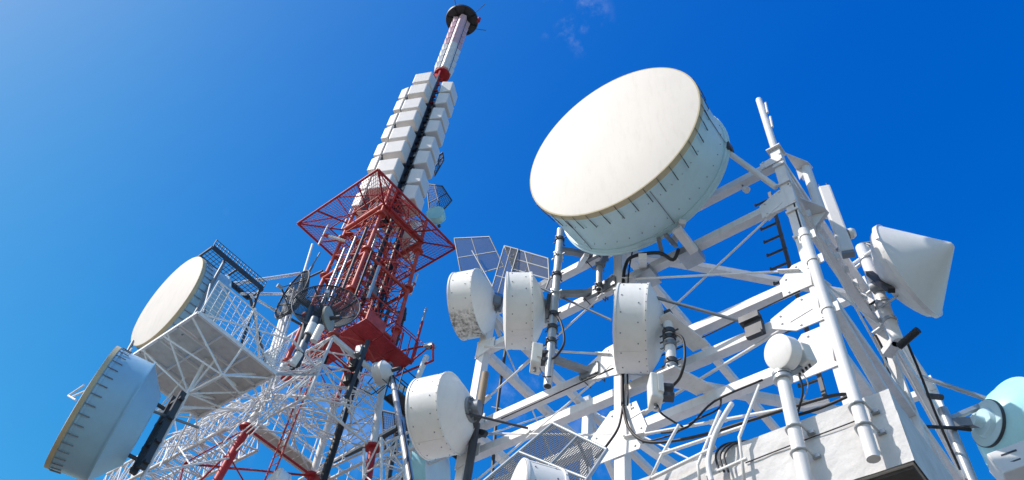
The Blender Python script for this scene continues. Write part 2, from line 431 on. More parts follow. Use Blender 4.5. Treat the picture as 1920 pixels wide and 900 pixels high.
gusset(XM, ZA, [(-0.3, -0.15), (0.12, -0.2), (0.12, 0.2), (-0.12, 0.2), (-0.3, 0.1)])
gusset(XL, ZB, [(-0.09, -0.2), (0.35, -0.1), (0.35, 0.12), (-0.09, 0.3)])
gusset(XL, ZC - 0.02, [(-0.09, -0.2), (0.35, -0.1), (0.35, 0.12), (-0.09, 0.2)])
gusset(XL, ZA, [(-0.09, -0.2), (0.3, -0.1), (0.3, 0.12), (-0.09, 0.2)])
# collars (splice bands) on the front right leg
for z in (10.45, 9.98, 9.3, 8.75):
    MB().abox(XRt - LW / 2 - 0.012, XRt + LW / 2 + 0.012, Y0 - LW / 2 - 0.03, Y0 + LW / 2 + 0.012, z - 0.02, z + 0.02).build("leg_band", "white", ST)
# crosswise rungs of the right-hand face (stiffened channel)
for i in range(9):
    y = Y0 + 0.35 + i * 0.31
    MB().abox(XRt + 0.076, XRt + 0.13, y - 0.012, y + 0.012, ZA - 0.07, ZA + 0.07).build("stiffener", "white", ST)
# outrigger arms on the right-hand face, carrying the antenna pipes
def plate_arm(a, b, wd, th=0.02):
    a, b = V(a), V(b); d = (b - a).normalized(); s = V((0, 0, 1)).cross(d).normalized()
    m = MB(); m.plate([a - s * wd, a + s * wd, b + s * wd * 0.45, b - s * wd * 0.45], th)
    m.plate([a, b, b - V((0, 0, 0.06)), a - V((0, 0, 0.2))], th * 0.8); m.build("bracket_arm", "white", ST)

# ================================================================== antennas of the steel tower
def disc_rivets(m, C, ax, r, x, n, size=0.0085, phase=0.0):
    d, s, u = frame_of(ax)
    for i in range(n):
        a = 2 * math.pi * (i + phase) / n; q = s * math.cos(a) + u * math.sin(a)
        p = C + d * x + q * r; m.tube(p - q * 0.004, p + q * 0.007, size, 6)

def drum_antenna(C, az, el, r, L, label, mat="drum", bulge=0.05, back=0.22, hub=True, name="drum_antenna"):
    C = V(C); ax = heading(az, el)
    t = thing(name, C, label, "antenna", "white drum antennas on the steel tower")
    m = MB()
    m.lathe(C, ax, [[(0, r), (-L, r)], [(-L, r), (-L - 0.002, r + 0.014)], [(-L - 0.002, r + 0.014), (-L - 0.03, r + 0.014)], [(-L - 0.03, r + 0.014), (-L - 0.03, r * 0.97)],
                    [(0.0, r), (0.0, r + 0.012)], [(0, r + 0.012), (-0.028, r + 0.012)], [(-0.028, r + 0.012), (-0.028, r)]], 72)
    rv = m; rv.mi = 1
    disc_rivets(rv, C, ax, r, -0.09, 14, 0.010); disc_rivets(rv, C, ax, r, -L * 0.80, 14, 0.010, phase=0.5)
    disc_rivets(rv, C, ax, r + 0.012, -L - 0.016, 30, 0.008)
    d, s, u = frame_of(ax)
    for a in (0.3, 2.4, 4.5):      # the seams where the shroud sheets overlap
        q = s * math.cos(a) + u * math.sin(a); tq = d.cross(q)
        rv.mi = 0; rv.box(C + q * (r + 0.002) - d * L / 2, d * (L / 2 - 0.03), tq * 0.028, q * 0.002)
    rv.build("shroud", [mat, "grey"], t)
    MB().lathe(C, ax, [[(0.004, r * 0.995), (bulge * 0.4, r * 0.8), (bulge * 0.8, r * 0.45), (bulge, 0)]], 72).build("radome", mat if mat == "mould" else "drum", t)
    prof = [(-L - 0.03, r * 0.985)] + [(-L - 0.03 - back * (1 - (k / 7) ** 2) ** 1.0 * 1.0, r * 0.985 * k / 7) for k in (6, 5, 4, 3, 2)]
    m = MB(); m.lathe(C, ax, [prof, [(prof[-1][0], prof[-1][1]), (prof[-1][0] - 0.01, 0)]], 72)
    m.build("back_dish", "drum", t)
    if hub:
        x = prof[-1][0]
        h = MB(); h.lathe(C, ax, [[(x + 0.03, r * 0.32), (x - 0.04, r * 0.32)], [(x - 0.04, r * 0.32), (x - 0.04, r * 0.2)], [(x - 0.04, r * 0.2), (x - 0.16, r * 0.2)], [(x - 0.16, r * 0.2), (x - 0.16, 0)]], 24)
        for k in range(8):
            a = k * math.pi / 4; q = s * math.cos(a) + u * math.sin(a); h.tube(C + d * (x - 0.03) + q * r * 0.27, C + d * (x - 0.07) + q * r * 0.27, 0.018, 6)
        h.build("hub", "grey", t)
    return t, C - ax * (L + back + 0.1)

d1 = drum_antenna((-7.555, 6.46, 10.46), 201.3, -0.8, 0.6, 0.41, "white drum antenna with black mould on its lower rim, left of the mesh reflector wings", "mould", hub=False)
d2 = drum_antenna((-6.10, 6.17, 9.22), 219, -6, 0.6, 0.37, "white drum antenna in front of the angled mesh reflectors, beside a long grey pipe")
d3 = drum_antenna((-4.18, 6.40, 7.95), 209, 5, 0.6, 0.39, "white drum antenna at the middle leg below the big cream dish, radome sliver showing")
d4 = drum_antenna((-7.50, 6.22, 7.73), 196.5, -0.6, 0.6, 0.478, "white drum antenna clamped to the tower's left leg beside a brown tube", back=0.26)
d5 = drum_antenna(atY(962, 942, 5.3), 236, 0, 0.44, 0.40, "white drum antenna cut off by the lower edge, in front of the mesh reflector", hub=False)

# --- the big dish
bC, bA, bR, bL = V((-3.655, 5.42, 11.02)), heading(272.9, -7.2), 1.5, 0.98
BD = thing("dish_antenna", bC, "huge round cream-faced dish with pale teal drum on top of the steel tower", "antenna")
MB().lathe(bC, bA, [[(0.012, bR * 1.0), (0.05, bR * 0.8), (0.075, bR * 0.5), (0.085, 0)]], 128).build("radome", "radome", BD)
m = MB(); m.lathe(bC, bA, [[(0.012, bR), (0.008, bR + 0.022)], [(0.008, bR + 0.022), (-0.09, bR + 0.022)], [(-0.09, bR + 0.022), (-0.092, bR)]], 128); m.build("radome_hem", "hem", BD)
m = MB(); m.lathe(bC, bA, [[(-0.05, bR - 0.005), (-bL, bR * 0.985)], [(-0.093, bR + 0.016), (-0.115, bR + 0.016)], [(-0.115, bR + 0.016), (-0.115, bR - 0.004)],
    [(-bL + 0.10, bR * 0.985), (-bL + 0.10, bR + 0.004)], [(-bL + 0.10, bR + 0.004), (-bL + 0.03, bR + 0.004)], [(-bL + 0.03, bR + 0.004), (-bL + 0.02, bR + 0.03)], [(-bL + 0.02, bR + 0.03), (-bL, bR + 0.03)], [(-bL, bR + 0.03), (-bL, bR * 0.95)]], 128)
rv = m; rv.mi = 1; disc_rivets(rv, bC, bA, bR - 0.002, -0.72, 44, 0.008); disc_rivets(rv, bC, bA, bR - 0.001, -0.30, 44, 0.006, 0.4)
dd, ss, uu = frame_of(bA)
for a in (0.2, 1.25, 2.3, 3.3, 4.4, 5.4):
    q = ss * math.cos(a) + uu * math.sin(a); rv.box(bC + q * (bR - 0.004) - dd * bL * 0.52, dd * (bL * 0.42), dd.cross(q) * 0.006, q * 0.004)
rv.build("shroud", ["teal", "grey"], BD)
m = MB(); m.lathe(bC, bA, [[(-bL - 0.002, bR * 0.99)] + [(-bL - 0.46 * (1 - (k / 8) ** 2), bR * 0.99 * k / 8) for k in range(7, -1, -1)]], 96); m.build("back_dish", "drum", BD)
for k in range(40):
    a = 2 * math.pi * k / 40 + 0.04; q = ss * math.cos(a) + uu * math.sin(a)
    c_ = MB(); c_.tube(bC + dd * 0.0 + q * (bR + 0.034), bC - dd * 0.125 + q * (bR + 0.030), 0.004, 6)
    c_.tube(bC - dd * 0.12 + q * (bR + 0.030), bC - dd * 0.31 + q * (bR + 0.014), 0.0075, 6); c_.build("tension_clip", "dark", BD)
# mount frame of the big dish: struts from its back rim down to the tower beams
bb = bC - dd * 0 - bA * bL
MB().tube(atY(1368, 288, 6.55), V((XRt - 0.12, Y0 - 0.1, 9.95)), 0.045, 12).build("side_strut", "white", BD)
MB().box(atY(1366, 278, 6.5), (0.05, 0, 0), (0, 0.07, 0), (0, 0, 0.07)).build("strut_clamp", "dark", BD)
for (a, b, r) in (((1280, 415), (1262, 455), 0.05), ((1268, 428), (1302, 472), 0.065), ((1235, 447), (1242, 478), 0.03), ((1248, 440), (1268, 462), 0.03), ((1205, 480), (1205, 505), 0.06), ((1100, 478), (1085, 500), 0.04)):
    MB().bar(atY(*a, 6.5), atY(*b, 6.93), r * 2, r * 1.4).build("mount_strut", "white" if r > 0.035 else "grey", BD)
m = MB(); m.abox(-3.45, -3.15, 6.85, 7.16, 9.45, 9.60); m.tube((-3.3, 6.9, 9.5), (-3.3, 6.9, 9.85), 0.05, 8); m.build("beam_clamp", "galv", BD)
MB().abox(-4.2, -3.9, 6.83, 7.17, 9.46, 9.56).build("beam_clamp", "galv", BD)

# --- conical radome dish on the right
kC = atY(1703, 506, 9.4); kA = heading(-9, 0); kR = 0.79
CD_ = thing("cone_antenna", kC, "white dish under a pointed conical cover, right of the steel tower", "antenna")
MB().lathe(kC, kA, [[(0.02, kR), (0.69, 0.07), ], [(0.69, 0.07), (0.715, 0.045), (0.725, 0.0)]], 96).build("conical_radome", "grey_white", CD_)
m = MB(); m.lathe(kC, kA, [[(0.02, kR), (0.02, kR + 0.025)], [(0.02, kR + 0.025), (-0.05, kR + 0.025)], [(-0.05, kR + 0.025), (-0.05, kR)]], 96)
disc_rivets(m, kC, kA, kR + 0.02, -0.015, 20, 0.016); m.build("rim", "drum", CD_)
m = MB(); m.lathe(kC, kA, [[(-0.05, kR), (-0.14, kR * 0.93)], [(-0.14, kR * 0.93)] + [(-0.14 - 0.26 * (1 - (k / 6) ** 2), kR * 0.93 * k / 6) for k in (5, 4, 3, 2, 1)] + [(-0.4, 0)]], 80); m.build("back_dish", "drum", CD_)
bk = kC - kA * 0.4
KP = atY(1652, 560, 9.55)
MB().tube(kC - kA * 0.38, kC - kA * 0.6, 0.12, 12).build("hub", "grey", CD_)
MB().bar(atY(1630, 512, 9.45), atY(1672, 545, 9.0), 0.10, 0.07).build("mount_arm", "black", CD_)
MB().tube(atY(1592, 500, 9.7), atY(1645, 463, 9.3), 0.028, 10).build("strut", "white", CD_)
MB().tube(atY(1622, 508, 9.6), atY(1646, 492, 9.5), 0.02, 8).build("strut", "grey", CD_)
MB().tube(atY(1648, 578, 9.5), atY(1682, 555, 9.2), 0.02, 8).build("strut", "galv", CD_)
PP = thing("mount_pipe", KP, "white pole with a ring of clamps behind the conical dish", "pole")
a_, b_ = V((KP.x, 9.55, atY(1600, 470, 9.55).z)), V((KP.x, 9.55, atY(1690, 640, 9.55).z))
MB().tube(a_, b_, 0.09, 16).build("pipe", "white", PP)
for f in (0.15, 0.45, 0.62, 0.8):
    p = a_.lerp(b_, f); m = MB(); m.tube(p + V((0, 0, 0.03)), p - V((0, 0, 0.03)), 0.11, 14); m.tube(p, p + V((-0.3, 0.1, 0)), 0.03, 8); m.build("clamp", "galv", PP)
MB().bar(b_ + V((0.0, 0, 0.05)), V((XRt, Y1 - 0.3, b_.z + 0.05)), 0.16, 0.1).build("arm", "white", PP)
MB().tube(b_ + V((0.0, -0.05, -0.12)), b_ + V((0.34, -0.2, -0.1)), 0.055, 10).build("socket", "black", PP)
# second pipe and thin panel beside it
p0, p1 = atY(1612, 468, 9.75), atY(1655, 560, 9.75)
tag(MB().tube((p0.x, 9.75, p0.z), (p0.x, 9.75, p1.z - 0.4), 0.06, 14).build("antenna_pipe", "white"), "plain white pipe with a bent cable at its top, left of the conical dish", "pole")
q0, q1 = atY(1628, 470, 9.7), atY(1650, 545, 9.7)
PN = thing("panel_antenna", q1, "slim white box antenna between the conical dish and the tower", "antenna")
MB().box(((q0.x + q1.x) / 2, 9.62, (q0.z + q1.z) / 2), (0.07, 0.03, 0), (-0.02, 0.06, 0), (0, 0, (q0.z - q1.z) / 2 + 0.05)).build("housing", "panel", PN, 0.015)
MB().box((q0.x, 9.62, q0.z + 0.06), (0.075, 0.03, 0), (-0.02, 0.065, 0), (0, 0, 0.012)).build("end_cap", "grey", PN)

# --- sector panel and pipe with plate brackets at the tower head
s0, s1 = atY(1513, 316, 7.55), atY(1538, 398, 7.55)
sx = (s0.x + s1.x) / 2
SP = thing("stub_pipe", (sx, 7.55, s1.z), "short white pipe held between two pointed plate brackets near the tower's top right", "pole")
MB().tube((sx, 7.55, s0.z + 0.03), (sx, 7.55, s1.z - 0.03), 0.075, 18).build("pipe", "white", SP)
for z in (s0.z + 0.03, s1.z - 0.03):
    m = MB(); m.plate([(XRt + 0.09, 7.12, z), (sx + 0.075, 7.47, z), (sx + 0.09, 7.6, z), (sx, 7.66, z), (XRt + 0.09, 7.75, z)], 0.022)
    m.plate([(XRt + 0.09, 7.5, z - 0.02), (sx + 0.05, 7.55, z - 0.02), (XRt + 0.09, 7.5, z - 0.28)], 0.014); m.build("bracket", "white", SP)
t0, t1 = atY(1545, 352, 8.35), atY(1590, 474, 8.35)
tx = (t0.x + t1.x) / 2
SA = thing("sector_antenna", (tx, 8.35, t1.z), "tall white sector panel antenna standing right of the tower's top, grey foot", "antenna")
ux = V((0.088, 0.035, 0)); uy = V((-0.022, 0.055, 0))
zc = (t0.z + t1.z) / 2; hz = (t0.z - t1.z) / 2
MB().box((tx, 8.35, zc), ux, uy, (0, 0, hz)).build("housing", "panel", SA, 0.03)
MB().box((tx, 8.35, t1.z - 0.03), ux * 0.9, uy * 0.9, (0, 0, 0.028)).build("base_cap", "grey", SA)
for k in (-0.6, 0.6): MB().tube(V((tx, 8.35, t0.z)) + ux * k, V((tx, 8.35, t0.z + 0.10)) + ux * k, 0.014, 8).build("lug", "dark", SA)
for f in (0.25, 0.75):
    p = V((tx, 8.4, t1.z + (t0.z - t1.z) * f)); MB().bar(p, (XRt + 0.08, 8.6, p.z), 0.06, 0.08).build("bracket", "galv", SA)
MB().lathe(V((tx + 0.14, 8.42, t1.z + 0.45)), (0.6, 0.2, 0.1), [[(0.05, 0), (0.045, 0.06), (0.0, 0.085)], [(0, 0.085), (-0.05, 0.085)]], 20).build("dome_cap", "drum", SA)

# --- whip mast on the front right leg
w0 = V((XRt, Y0 - 0.02, TOP - 0.05)); w1 = V((XRt - 0.02, Y0 - 0.02, atY(1430, 183, 6.98).z))
WM = thing("whip_mast", w0, "thin white tube mast with two side stubs on top of the right leg", "mast")
MB().tube(w0, w1, 0.06, 14, 0.052).build("tube", "white", WM)
for f in (0.45, 0.72): 
    p = w0.lerp(w1, f); m = MB(); m.tube(p + V((0.07, 0, -0.04)), p + V((0.085, 0, 0.28)), 0.02, 8); m.tube(p + V((0, 0, 0)), p + V((0.08, 0, 0)), 0.014, 6); m.build("side_stub", "white", WM)
MB().abox(XRt - 0.11, XRt + 0.11, Y0 - 0.13, Y0 + 0.11, TOP + 0.002, TOP + 0.025).build("foot_plate", "white", WM)

# --- galvanised pipe with stand-off arms carrying drum d2
def pipe_on_front(px0, py0, px1, py1, y, r, label, mat="galv", arms=(), collars=(), name="mount_pipe"):
    a, b = atY(px0, py0, y), atY(px1, py1, y); x = (a.x + b.x) / 2
    t = thing(name, (x, y, b.z), label, "pole")
    m = MB(); m.tube((x, y, a.z), (x, y, b.z), r, 20, cap=False)
    m.lathe((x, y, a.z), (0, 0, 1), [[(0, r), (0.02, r * 0.7), (0.025, 0)]], 20)
    m.lathe((x, y, b.z), (0, 0, -1), [[(0, r), (0, r * 0.82)], [(0, r * 0.82), (-0.12, r * 0.8)], [(-0.12, r * 0.8), (-0.12, 0)]], 20)
    m.build("pipe", mat, t)
    for (f, cm) in collars:
        z = a.z + (b.z - a.z) * f
        c = MB(); c.lathe((x, y, z), (0, 0, 1), [[(-0.035, r + 0.02), (0.035, r + 0.02)], [(0.035, r + 0.02), (0.035, r)], [(-0.035, r + 0.02), (-0.035, r)]], 18)
        c.tube((x - r - 0.07, y, z), (x + r + 0.07, y, z), 0.012, 6); c.tube((x, y - r - 0.05, z), (x, y + r + 0.08, z), 0.014, 6); c.build("clamp", cm, t)
    for (f, zb, dx) in arms:
        z = a.z + (b.z - a.z) * f
        c = MB(); c.bar((x, y + r * 0.8, z), (x + dx, Y0 - BW / 2 - 0.02, zb), 0.09, 0.09); c.bar((x + dx - 0.16, Y0 - BW / 2 - 0.035, zb), (x + dx + 0.16, Y0 - BW / 2 - 0.035, zb), 0.06, 0.20)
        c.build("standoff_arm", "grey", t)
        for k in (-0.12, 0.12):
            u = MB(); u.path([(x + dx + k, Y0 - BW / 2 - 0.07, zb + 0.10), (x + dx + k, Y0 + BW / 2 + 0.03, zb + 0.10), (x + dx + k, Y0 + BW / 2 + 0.03, zb - 0.10), (x + dx + k, Y0 - BW / 2 - 0.07, zb - 0.10)], 0.009, 6, 0); u.build("u_bolt", "dark", t)
    return t, x, a.z, b.z
P2, p2x, p2a, p2b = pipe_on_front(1050, 432, 1028, 724, 6.42, 0.062, "long grey galvanised pipe with four clamps left of the big dish", "galv",
    arms=((0.14, ZT - 0.02, 0.35), (0.45, ZA, 0.35), (0.84, ZB, 0.35)), collars=((0.08, "dark"), (0.2, "galv"), (0.34, "dark"), (0.46, "galv"), (0.60, "dark"), (0.68, "dark"), (0.76, "dark")))
P3, p3x, p3a, p3b = pipe_on_front(1258, 604, 1255, 705, 6.50, 0.065, "short white-grey pipe behind the middle drum antenna, with stacked clamps", "white",
    collars=((0.2, "dark"), (0.32, "dark"), (0.44, "grey"), (0.78, "dark"), (0.9, "grey")))
m = MB(); m.plate([(p3x - 0.14, 6.38, p3b), (p3x + 0.1, 6.38, p3b), (p3x + 0.34, Y0 - 0.08, ZD + 0.09), (p3x + 0.08, Y0 - 0.08, ZD + 0.09)], 0.03); m.build("foot_plate", "white", P3)
m = MB(); m.plate([(p3x - 0.1, 6.38, p3a + 0.05), (p3x + 0.1, 6.38, p3a + 0.05), (p3x + 0.34, Y0 - 0.08, ZC + 0.1), (p3x + 0.1, Y0 - 0.08, ZC + 0.1)], 0.03); m.build("head_plate", "white", P3)
p4, p4x, p4a, p4b = pipe_on_front(1128, 492, 1119, 545, 6.75, 0.05, "stubby grey pipe hung between two top beams left of the middle leg", "galv",
    collars=((0.1, "grey"), (0.9, "dark")), arms=((0.1, ZT, 0.05), (0.92, ZA, 0.05)))
# hubs joined to their pipes
for (dr, px_, y_, nm) in ((d2, p2x, 6.42, "d2"), (d3, p3x, 6.5, "d3")):
    t, e = dr; MB().bar(e, (px_ - 0.05, y_, e.z), 0.17, 0.24).build("mount_bracket", "dark", t)
# bracing struts from drum rims to beams
def strut(a, b, t, r=0.018, mat="grey"):
    MB().tube(a, b, r, 8).build("side_strut", mat, t)
strut(atY(993, 530, 6.35), atY(1146, 600, Y0 - 0.1), d2[0]); strut(atY(1223, 556, 6.3), atY(1405, 607, Y0 - 0.12), d3[0], 0.022)
strut(atY(866, 773, 6.3), atY(990, 803, Y0 - 0.1), d4[0], 0.018, "dark")
m = MB(); q = atY(1415, 615, Y0 - 0.12); m.box(q, (0.11, 0, 0), (0, 0.05, 0), (0, 0, 0.12)); m.box(q + V((0, -0.06, -0.16)), (0.1, 0, 0), (0, 0.03, 0), (0, 0, 0.03)); m.box(q + V((-0.02, -0.04, 0.13)), (0.13, 0, 0), (0, 0.06, 0), (0, 0, 0.05)); m.build("strut_clamp", "dark", d3[0])
# drum d4 and d1: mount on the left leg
t, e = d4; m = MB(); m.bar(e, (XL - 0.05, 6.78, e.z), 0.22, 0.26); m.build("mount_bracket", "dark", t)
m = MB(); 
for z in (e.z - 0.16, e.z + 0.16): m.abox(XL - 0.16, XL + 0.16, Y0 - 0.2, Y0 + 0.13, z - 0.03, z + 0.03)
m.build("leg_clamp", "dark", t)
m = MB(); m.bar((XL + 0.1, 6.85, e.z + 0.1), (XL + 0.45, 6.9, e.z - 0.1), 0.07, 0.09); m.build("mount_arm", "dark", t)
t, e = d1; MB().bar(e, (XL - 0.02, 6.93, e.z), 0.16, 0.2).build("mount_bracket", "grey", t)
# brown tube on the left leg
a, b = atY(910, 700, 6.78), atY(896, 765, 6.78)
tag(MB().tube((a.x, 6.78, a.z), (a.x, 6.78, b.z), 0.06, 16).build("brown_tube", "brown"), "short brown tube clamped along the left leg right of the lowest full drum", "pipe")
a, b = atY(893, 795, 6.78), atY(872, 925, 6.78)
tag(MB().tube((a.x, 6.78, a.z), (a.x, 6.78, b.z - 0.2), 0.062, 16).build("brown_tube", "dark"), "long dark tube running down the left leg at the lower edge", "pipe")

# --- outdoor radio units under d2 and d3
def radio_unit(c, pole_x, pole_y, label):
    c = V(c); t = thing("radio_unit", c, label, "radio box", "radio boxes beside the drum antennas")
    MB().box(c, (0.045, 0.06, 0), (-0.09, 0.10, 0), (0, 0, 0.19)).build("housing", "radio", t, 0.02)
    f = MB()
    for k in range(5): f.box(c + V((0.085, -0.03, 0.02)) + V((-0.05, 0.055, 0)) * (k - 2) * 0.5, (0.02, 0.026, 0), (-0.006, 0.008, 0), (0, 0, 0.13))
    f.build("cooling_fins", "radio", t)
    m = MB(); m.bar(c + V((0.06, 0, 0.04)), (pole_x, pole_y, c.z + 0.04), 0.12, 0.05); m.bar(c + V((0.06, 0, -0.1)), (pole_x, pole_y, c.z - 0.1), 0.12, 0.05); m.build("bracket", "dark", t)
    MB().tube(c + V((0, 0, -0.19)), c + V((0, 0, -0.25)), 0.022, 8).build("connector", "grey", t)
    return t
r2 = atY(1005, 672, 6.35); radio_unit(r2, p2x, 6.42, "pale radio box clamped to the long grey pipe")
r3 = atY(1228, 735, 6.40); radio_unit(r3, p3x, 6.5, "pale radio box with a drooping cable under the middle drum antenna")

# --- log periodic / dipole array behind the right leg
ya = 7.7
y0, y1 = atY(1463, 352, ya), atY(1557, 740, ya)
YA = thing("dipole_array", (y0.x, ya, y1.z), "dark vertical antenna boom with many short black rungs behind the right leg", "antenna")
bx = (atY(1497, 560, ya).x)
MB().bar((bx, ya, y0.z), (bx, ya, y1.z), 0.05, 0.05, (0, 1, 0)).build("boom", "dark", YA)
z = y0.z - 0.15
while z > y1.z:
    m = MB(); m.tube((bx + 0.03, ya, z), (bx - 0.27, ya, z + 0.012), 0.02, 8); m.tube((bx - 0.27, ya, z), (bx - 0.27, ya, z + 0.05), 0.018, 6); m.build("element", "dark", YA); z -= 0.32
# small floodlight under the top beam
c = atY(1397, 354, Y0)
FL = thing("cup_lamp", c, "tiny grey cup hanging under the top right beam", "lamp")
MB().lathe(c, (0.5, 0, -1), [[(-0.05, 0.02), (0.0, 0.05), (0.06, 0.055)], [(0.06, 0.055), (0.05, 0.03), (0.04, 0)]], 16).build("cup", "grey_white", FL)
MB().tube(c, c + V((-0.03, 0, 0.12)), 0.012, 6).build("stem", "grey", FL)

# --- small radio dish on the concrete pole
pl = thing("wall_pipe", (-2.0, 6.2, 4.0), "white pipe clamped to the concrete, carrying the little round radio dish", "pole")
a, b = atY(1468, 700, 6.24), atY(1509, 905, 6.24); px_ = (a.x + b.x) / 2
MB().tube((px_, 6.24, a.z), (px_, 6.24, b.z - 0.15), 0.066, 20).build("pipe", "white", pl)
def strap(x, y, z, r, parent):
    m = MB(); m.path([(x - r - 0.02, YF - 0.01, z), (x - r - 0.012, y, z), (x - r * 0.7, y - r * 0.75, z - 0.005), (x, y - r - 0.012, z - 0.01), (x + r * 0.7, y - r * 0.75, z - 0.005), (x + r + 0.012, y, z), (x + r + 0.02, YF - 0.01, z)], 0.014, 6, 3)
    m.box((x + r + 0.04, YF - 0.025, z), (0.035, 0, 0), (0, 0.02, 0), (0, 0, 0.02)); m.build("strap", "galv", parent)
for z in (5.26, 4.98): strap(px_, 6.24, z, 0.066, pl)
for z in (a.z - 0.08, a.z - 0.02):
    m = MB(); m.lathe((px_, 6.24, z), (0, 0, 1), [[(-0.02, 0.10), (0.02, 0.10)], [(0.02, 0.10), (0.02, 0.06)], [(-0.02, 0.10), (-0.02, 0.06)]], 16); m.build("clamp", "galv", pl)
sC = atY(1458, 659, 6.08); sA = heading(248, -15); sR = 0.185
SD = thing("radio_dish", sC, "little white drum dish with a radio box on the pole in front of the concrete", "antenna")
m = MB(); m.lathe(sC, sA, [[(0.01, 0), (0.008, sR * 0.9), (0.0, sR)], [(0, sR), (-0.15, sR * 1.0)], [(-0.15, sR), (-0.15, sR * 0.8)], [(-0.15, sR * 0.8), (-0.21, sR * 0.45)], [(-0.21, sR * 0.45), (-0.21, 0)]], 48); m.build("drum", "drum", SD)
rb = sC - sA * 0.32 + V((0.0, 0, -0.02)); d, s, u = frame_of(sA)
MB().box(rb, s * 0.14, u * 0.12, d * 0.075).build("radio_box", "radio", SD, 0.02)
m = MB()
for k in range(4): m.tube(rb - u * 0.12 + s * (k - 1.5) * 0.05, rb - u * 0.15 + s * (k - 1.5) * 0.05, 0.014, 8)
m.build("connectors", "dark", SD)
MB().bar(rb - u * 0.08, (px_, 6.24, a.z - 0.03), 0.09, 0.06).build("bracket", "grey", SD)
# --- the tall leg pipe that runs over the concrete
a, b = atY(1512, 425, 6.62), atY(1638, 861, 6.22)
LP = thing("wall_pipe", (-1.55, 6.25, 4.6), "long white pipe down the right leg ending over the concrete corner", "pole")
xx = b.x
MB().tube((xx, 6.22, atY(1512, 430, 6.22).z), (xx, 6.22, b.z), 0.060, 22).build("pipe", "white", LP)
for z in (5.24, 5.0): strap(xx, 6.22, z, 0.060, LP)
for z in (7.35, 6.55, 7.8):
    m = MB(); m.bar((xx, 6.3, z), (XRt, Y0 - 0.09, z), 0.06, 0.1); m.lathe((xx, 6.22, z), (0, 0, 1), [[(-0.03, 0.07), (0.03, 0.07)]], 18); m.box((xx + 0.02, 6.23, z), (0.10, 0, 0), (0, 0.008, 0), (0, 0, 0.07)); m.build("saddle", "white", LP)

# --- mesh reflectors
def mesh_panel(corners, nu, nv, label, cross=True, r=0.0047, fr=0.022, group=None, extra=(), mat="mesh", name="mesh_reflector", frame_mat="grey"):
    P = [V(c) for c in corners]; c = sum(P, V()) / 4
    t = thing(name, c, label, "antenna", group)
    MB().wires(P, nu, nv, r).build("wire_mesh", mat, t)
    m = MB()
    for i in range(4): m.tube(P[i], P[(i + 1) % 4], fr, 6)
    m.build("frame", frame_mat, t)
    if cross:
        for (a, b) in ((P[0].lerp(P[1], 0.5), P[3].lerp(P[2], 0.5)), (P[0].lerp(P[3], 0.5), P[1].lerp(P[2], 0.5))): MB().tube(a, b, fr * 0.8, 6).build("cross_bar", frame_mat, t)
    for (a, b) in extra: MB().tube(a, b, fr, 6).build("back_stay", "grey", t)
    return t
mesh_panel([atY(852, 447, 7.3), atY(918, 444, 7.3), atY(945, 500, 7.6), atY(866, 522, 7.6)], 34, 34, "grey mesh reflector sheet behind the mould-stained drum antenna", fr=0.016, extra=((atY(885, 470, 7.3), atY(925, 540, 7.5)),))
mesh_panel([atY(946, 461, 6.9), atY(1028, 485, 6.6), atY(1030, 524, 6.6), atY(962, 505, 6.9)], 40, 22, "grey mesh reflector wing spread right above the second drum antenna", fr=0.016, extra=((atY(1000, 478, 6.75), atY(985, 510, 6.8)), (atY(1030, 524, 6.6), atY(1022, 545, 6.6))))
mesh_panel([atY(946, 461, 6.9), atY(972, 468, 6.75), atY(938, 584, 6.75), atY(912, 577, 6.9)], 12, 46, "narrow grey mesh reflector wing leaning between the two upper drum antennas", fr=0.016)
a = atY(968, 470, 6.95); tag(MB().tube(a, (a.x, 6.95, a.z - 0.75), 0.05, 14).build("reflector_post", "galv"), "grey post behind the reflector wings over the second drum antenna", "pole")
c1, c2, c3, c4 = atY(1037, 794, 6.25), atY(1138, 843, 6.0), atY(1060, 960, 5.5), atY(905, 905, 5.75)
mp = mesh_panel([c1, c2, c3, c4], 36, 44, "wide galvanised mesh reflector tray at the lower edge below the middle leg", fr=0.022, r=0.0052, mat="mesh", frame_mat="galv", extra=((c1.lerp(c2, 0.3) + V((0, 0.2, 0)), c2.lerp(c3, 0.4)),))
# ------------------------------------------------------------------ roof-edge guard rails and cable bundle
YR = 6.30
RL = thing("guard_rail", atY(1300, 860, YR), "white angled guard rail with bent posts along the roof edge", "railing")
for pts in (((1218, 902), (1240, 855), (1273, 796)), ((1312, 902), (1308, 872), (1350, 770)), ((1396, 902), (1386, 820), (1424, 722))):
    MB().path([atY(x, y, YR) for x, y in pts], 0.017, 8, 0).build("post", "grey_white", RL)
MB().tube(atY(1222, 897, YR), atY(1342, 838, YR), 0.022, 8).build("rail", "white", RL)
MB().tube(atY(1237, 852, YR), atY(1394, 800, YR), 0.02, 8).build("rail", "white", RL)
MB().tube(atY(1325, 893, YR), atY(1400, 860, YR), 0.02, 8).build("rail", "white", RL)
tag(MB().path([atY(1335, 905, 6.24), atY(1328, 868, 6.24), atY(1338, 822, 6.26), atY(1355, 785, 6.3), atY(1372, 757, 6.4)], 0.028, 10).build("cable_bundle", "white"), "thick white taped cable bundle climbing over the roof edge between the rails", "cable")
for i, (dx, lb) in enumerate(((0, "leftmost black cable curling over the concrete top edge beside the guard rail"), (8, "middle black cable curling over the concrete top edge beside the guard rail"), (16, "rightmost black cable curling over the concrete top edge beside the guard rail"))):
    tag(MB().path([atY(1350 + dx, 885, 6.3), atY(1342 + dx, 855, 6.3), atY(1356 + dx, 835, 6.34), atY(1385 + dx * 0.5, 828, 6.5), atY(1405, 826, 6.9)], 0.012, 6).build("roof_cable", "black"), lb, "cable", "black cables over the roof edge")
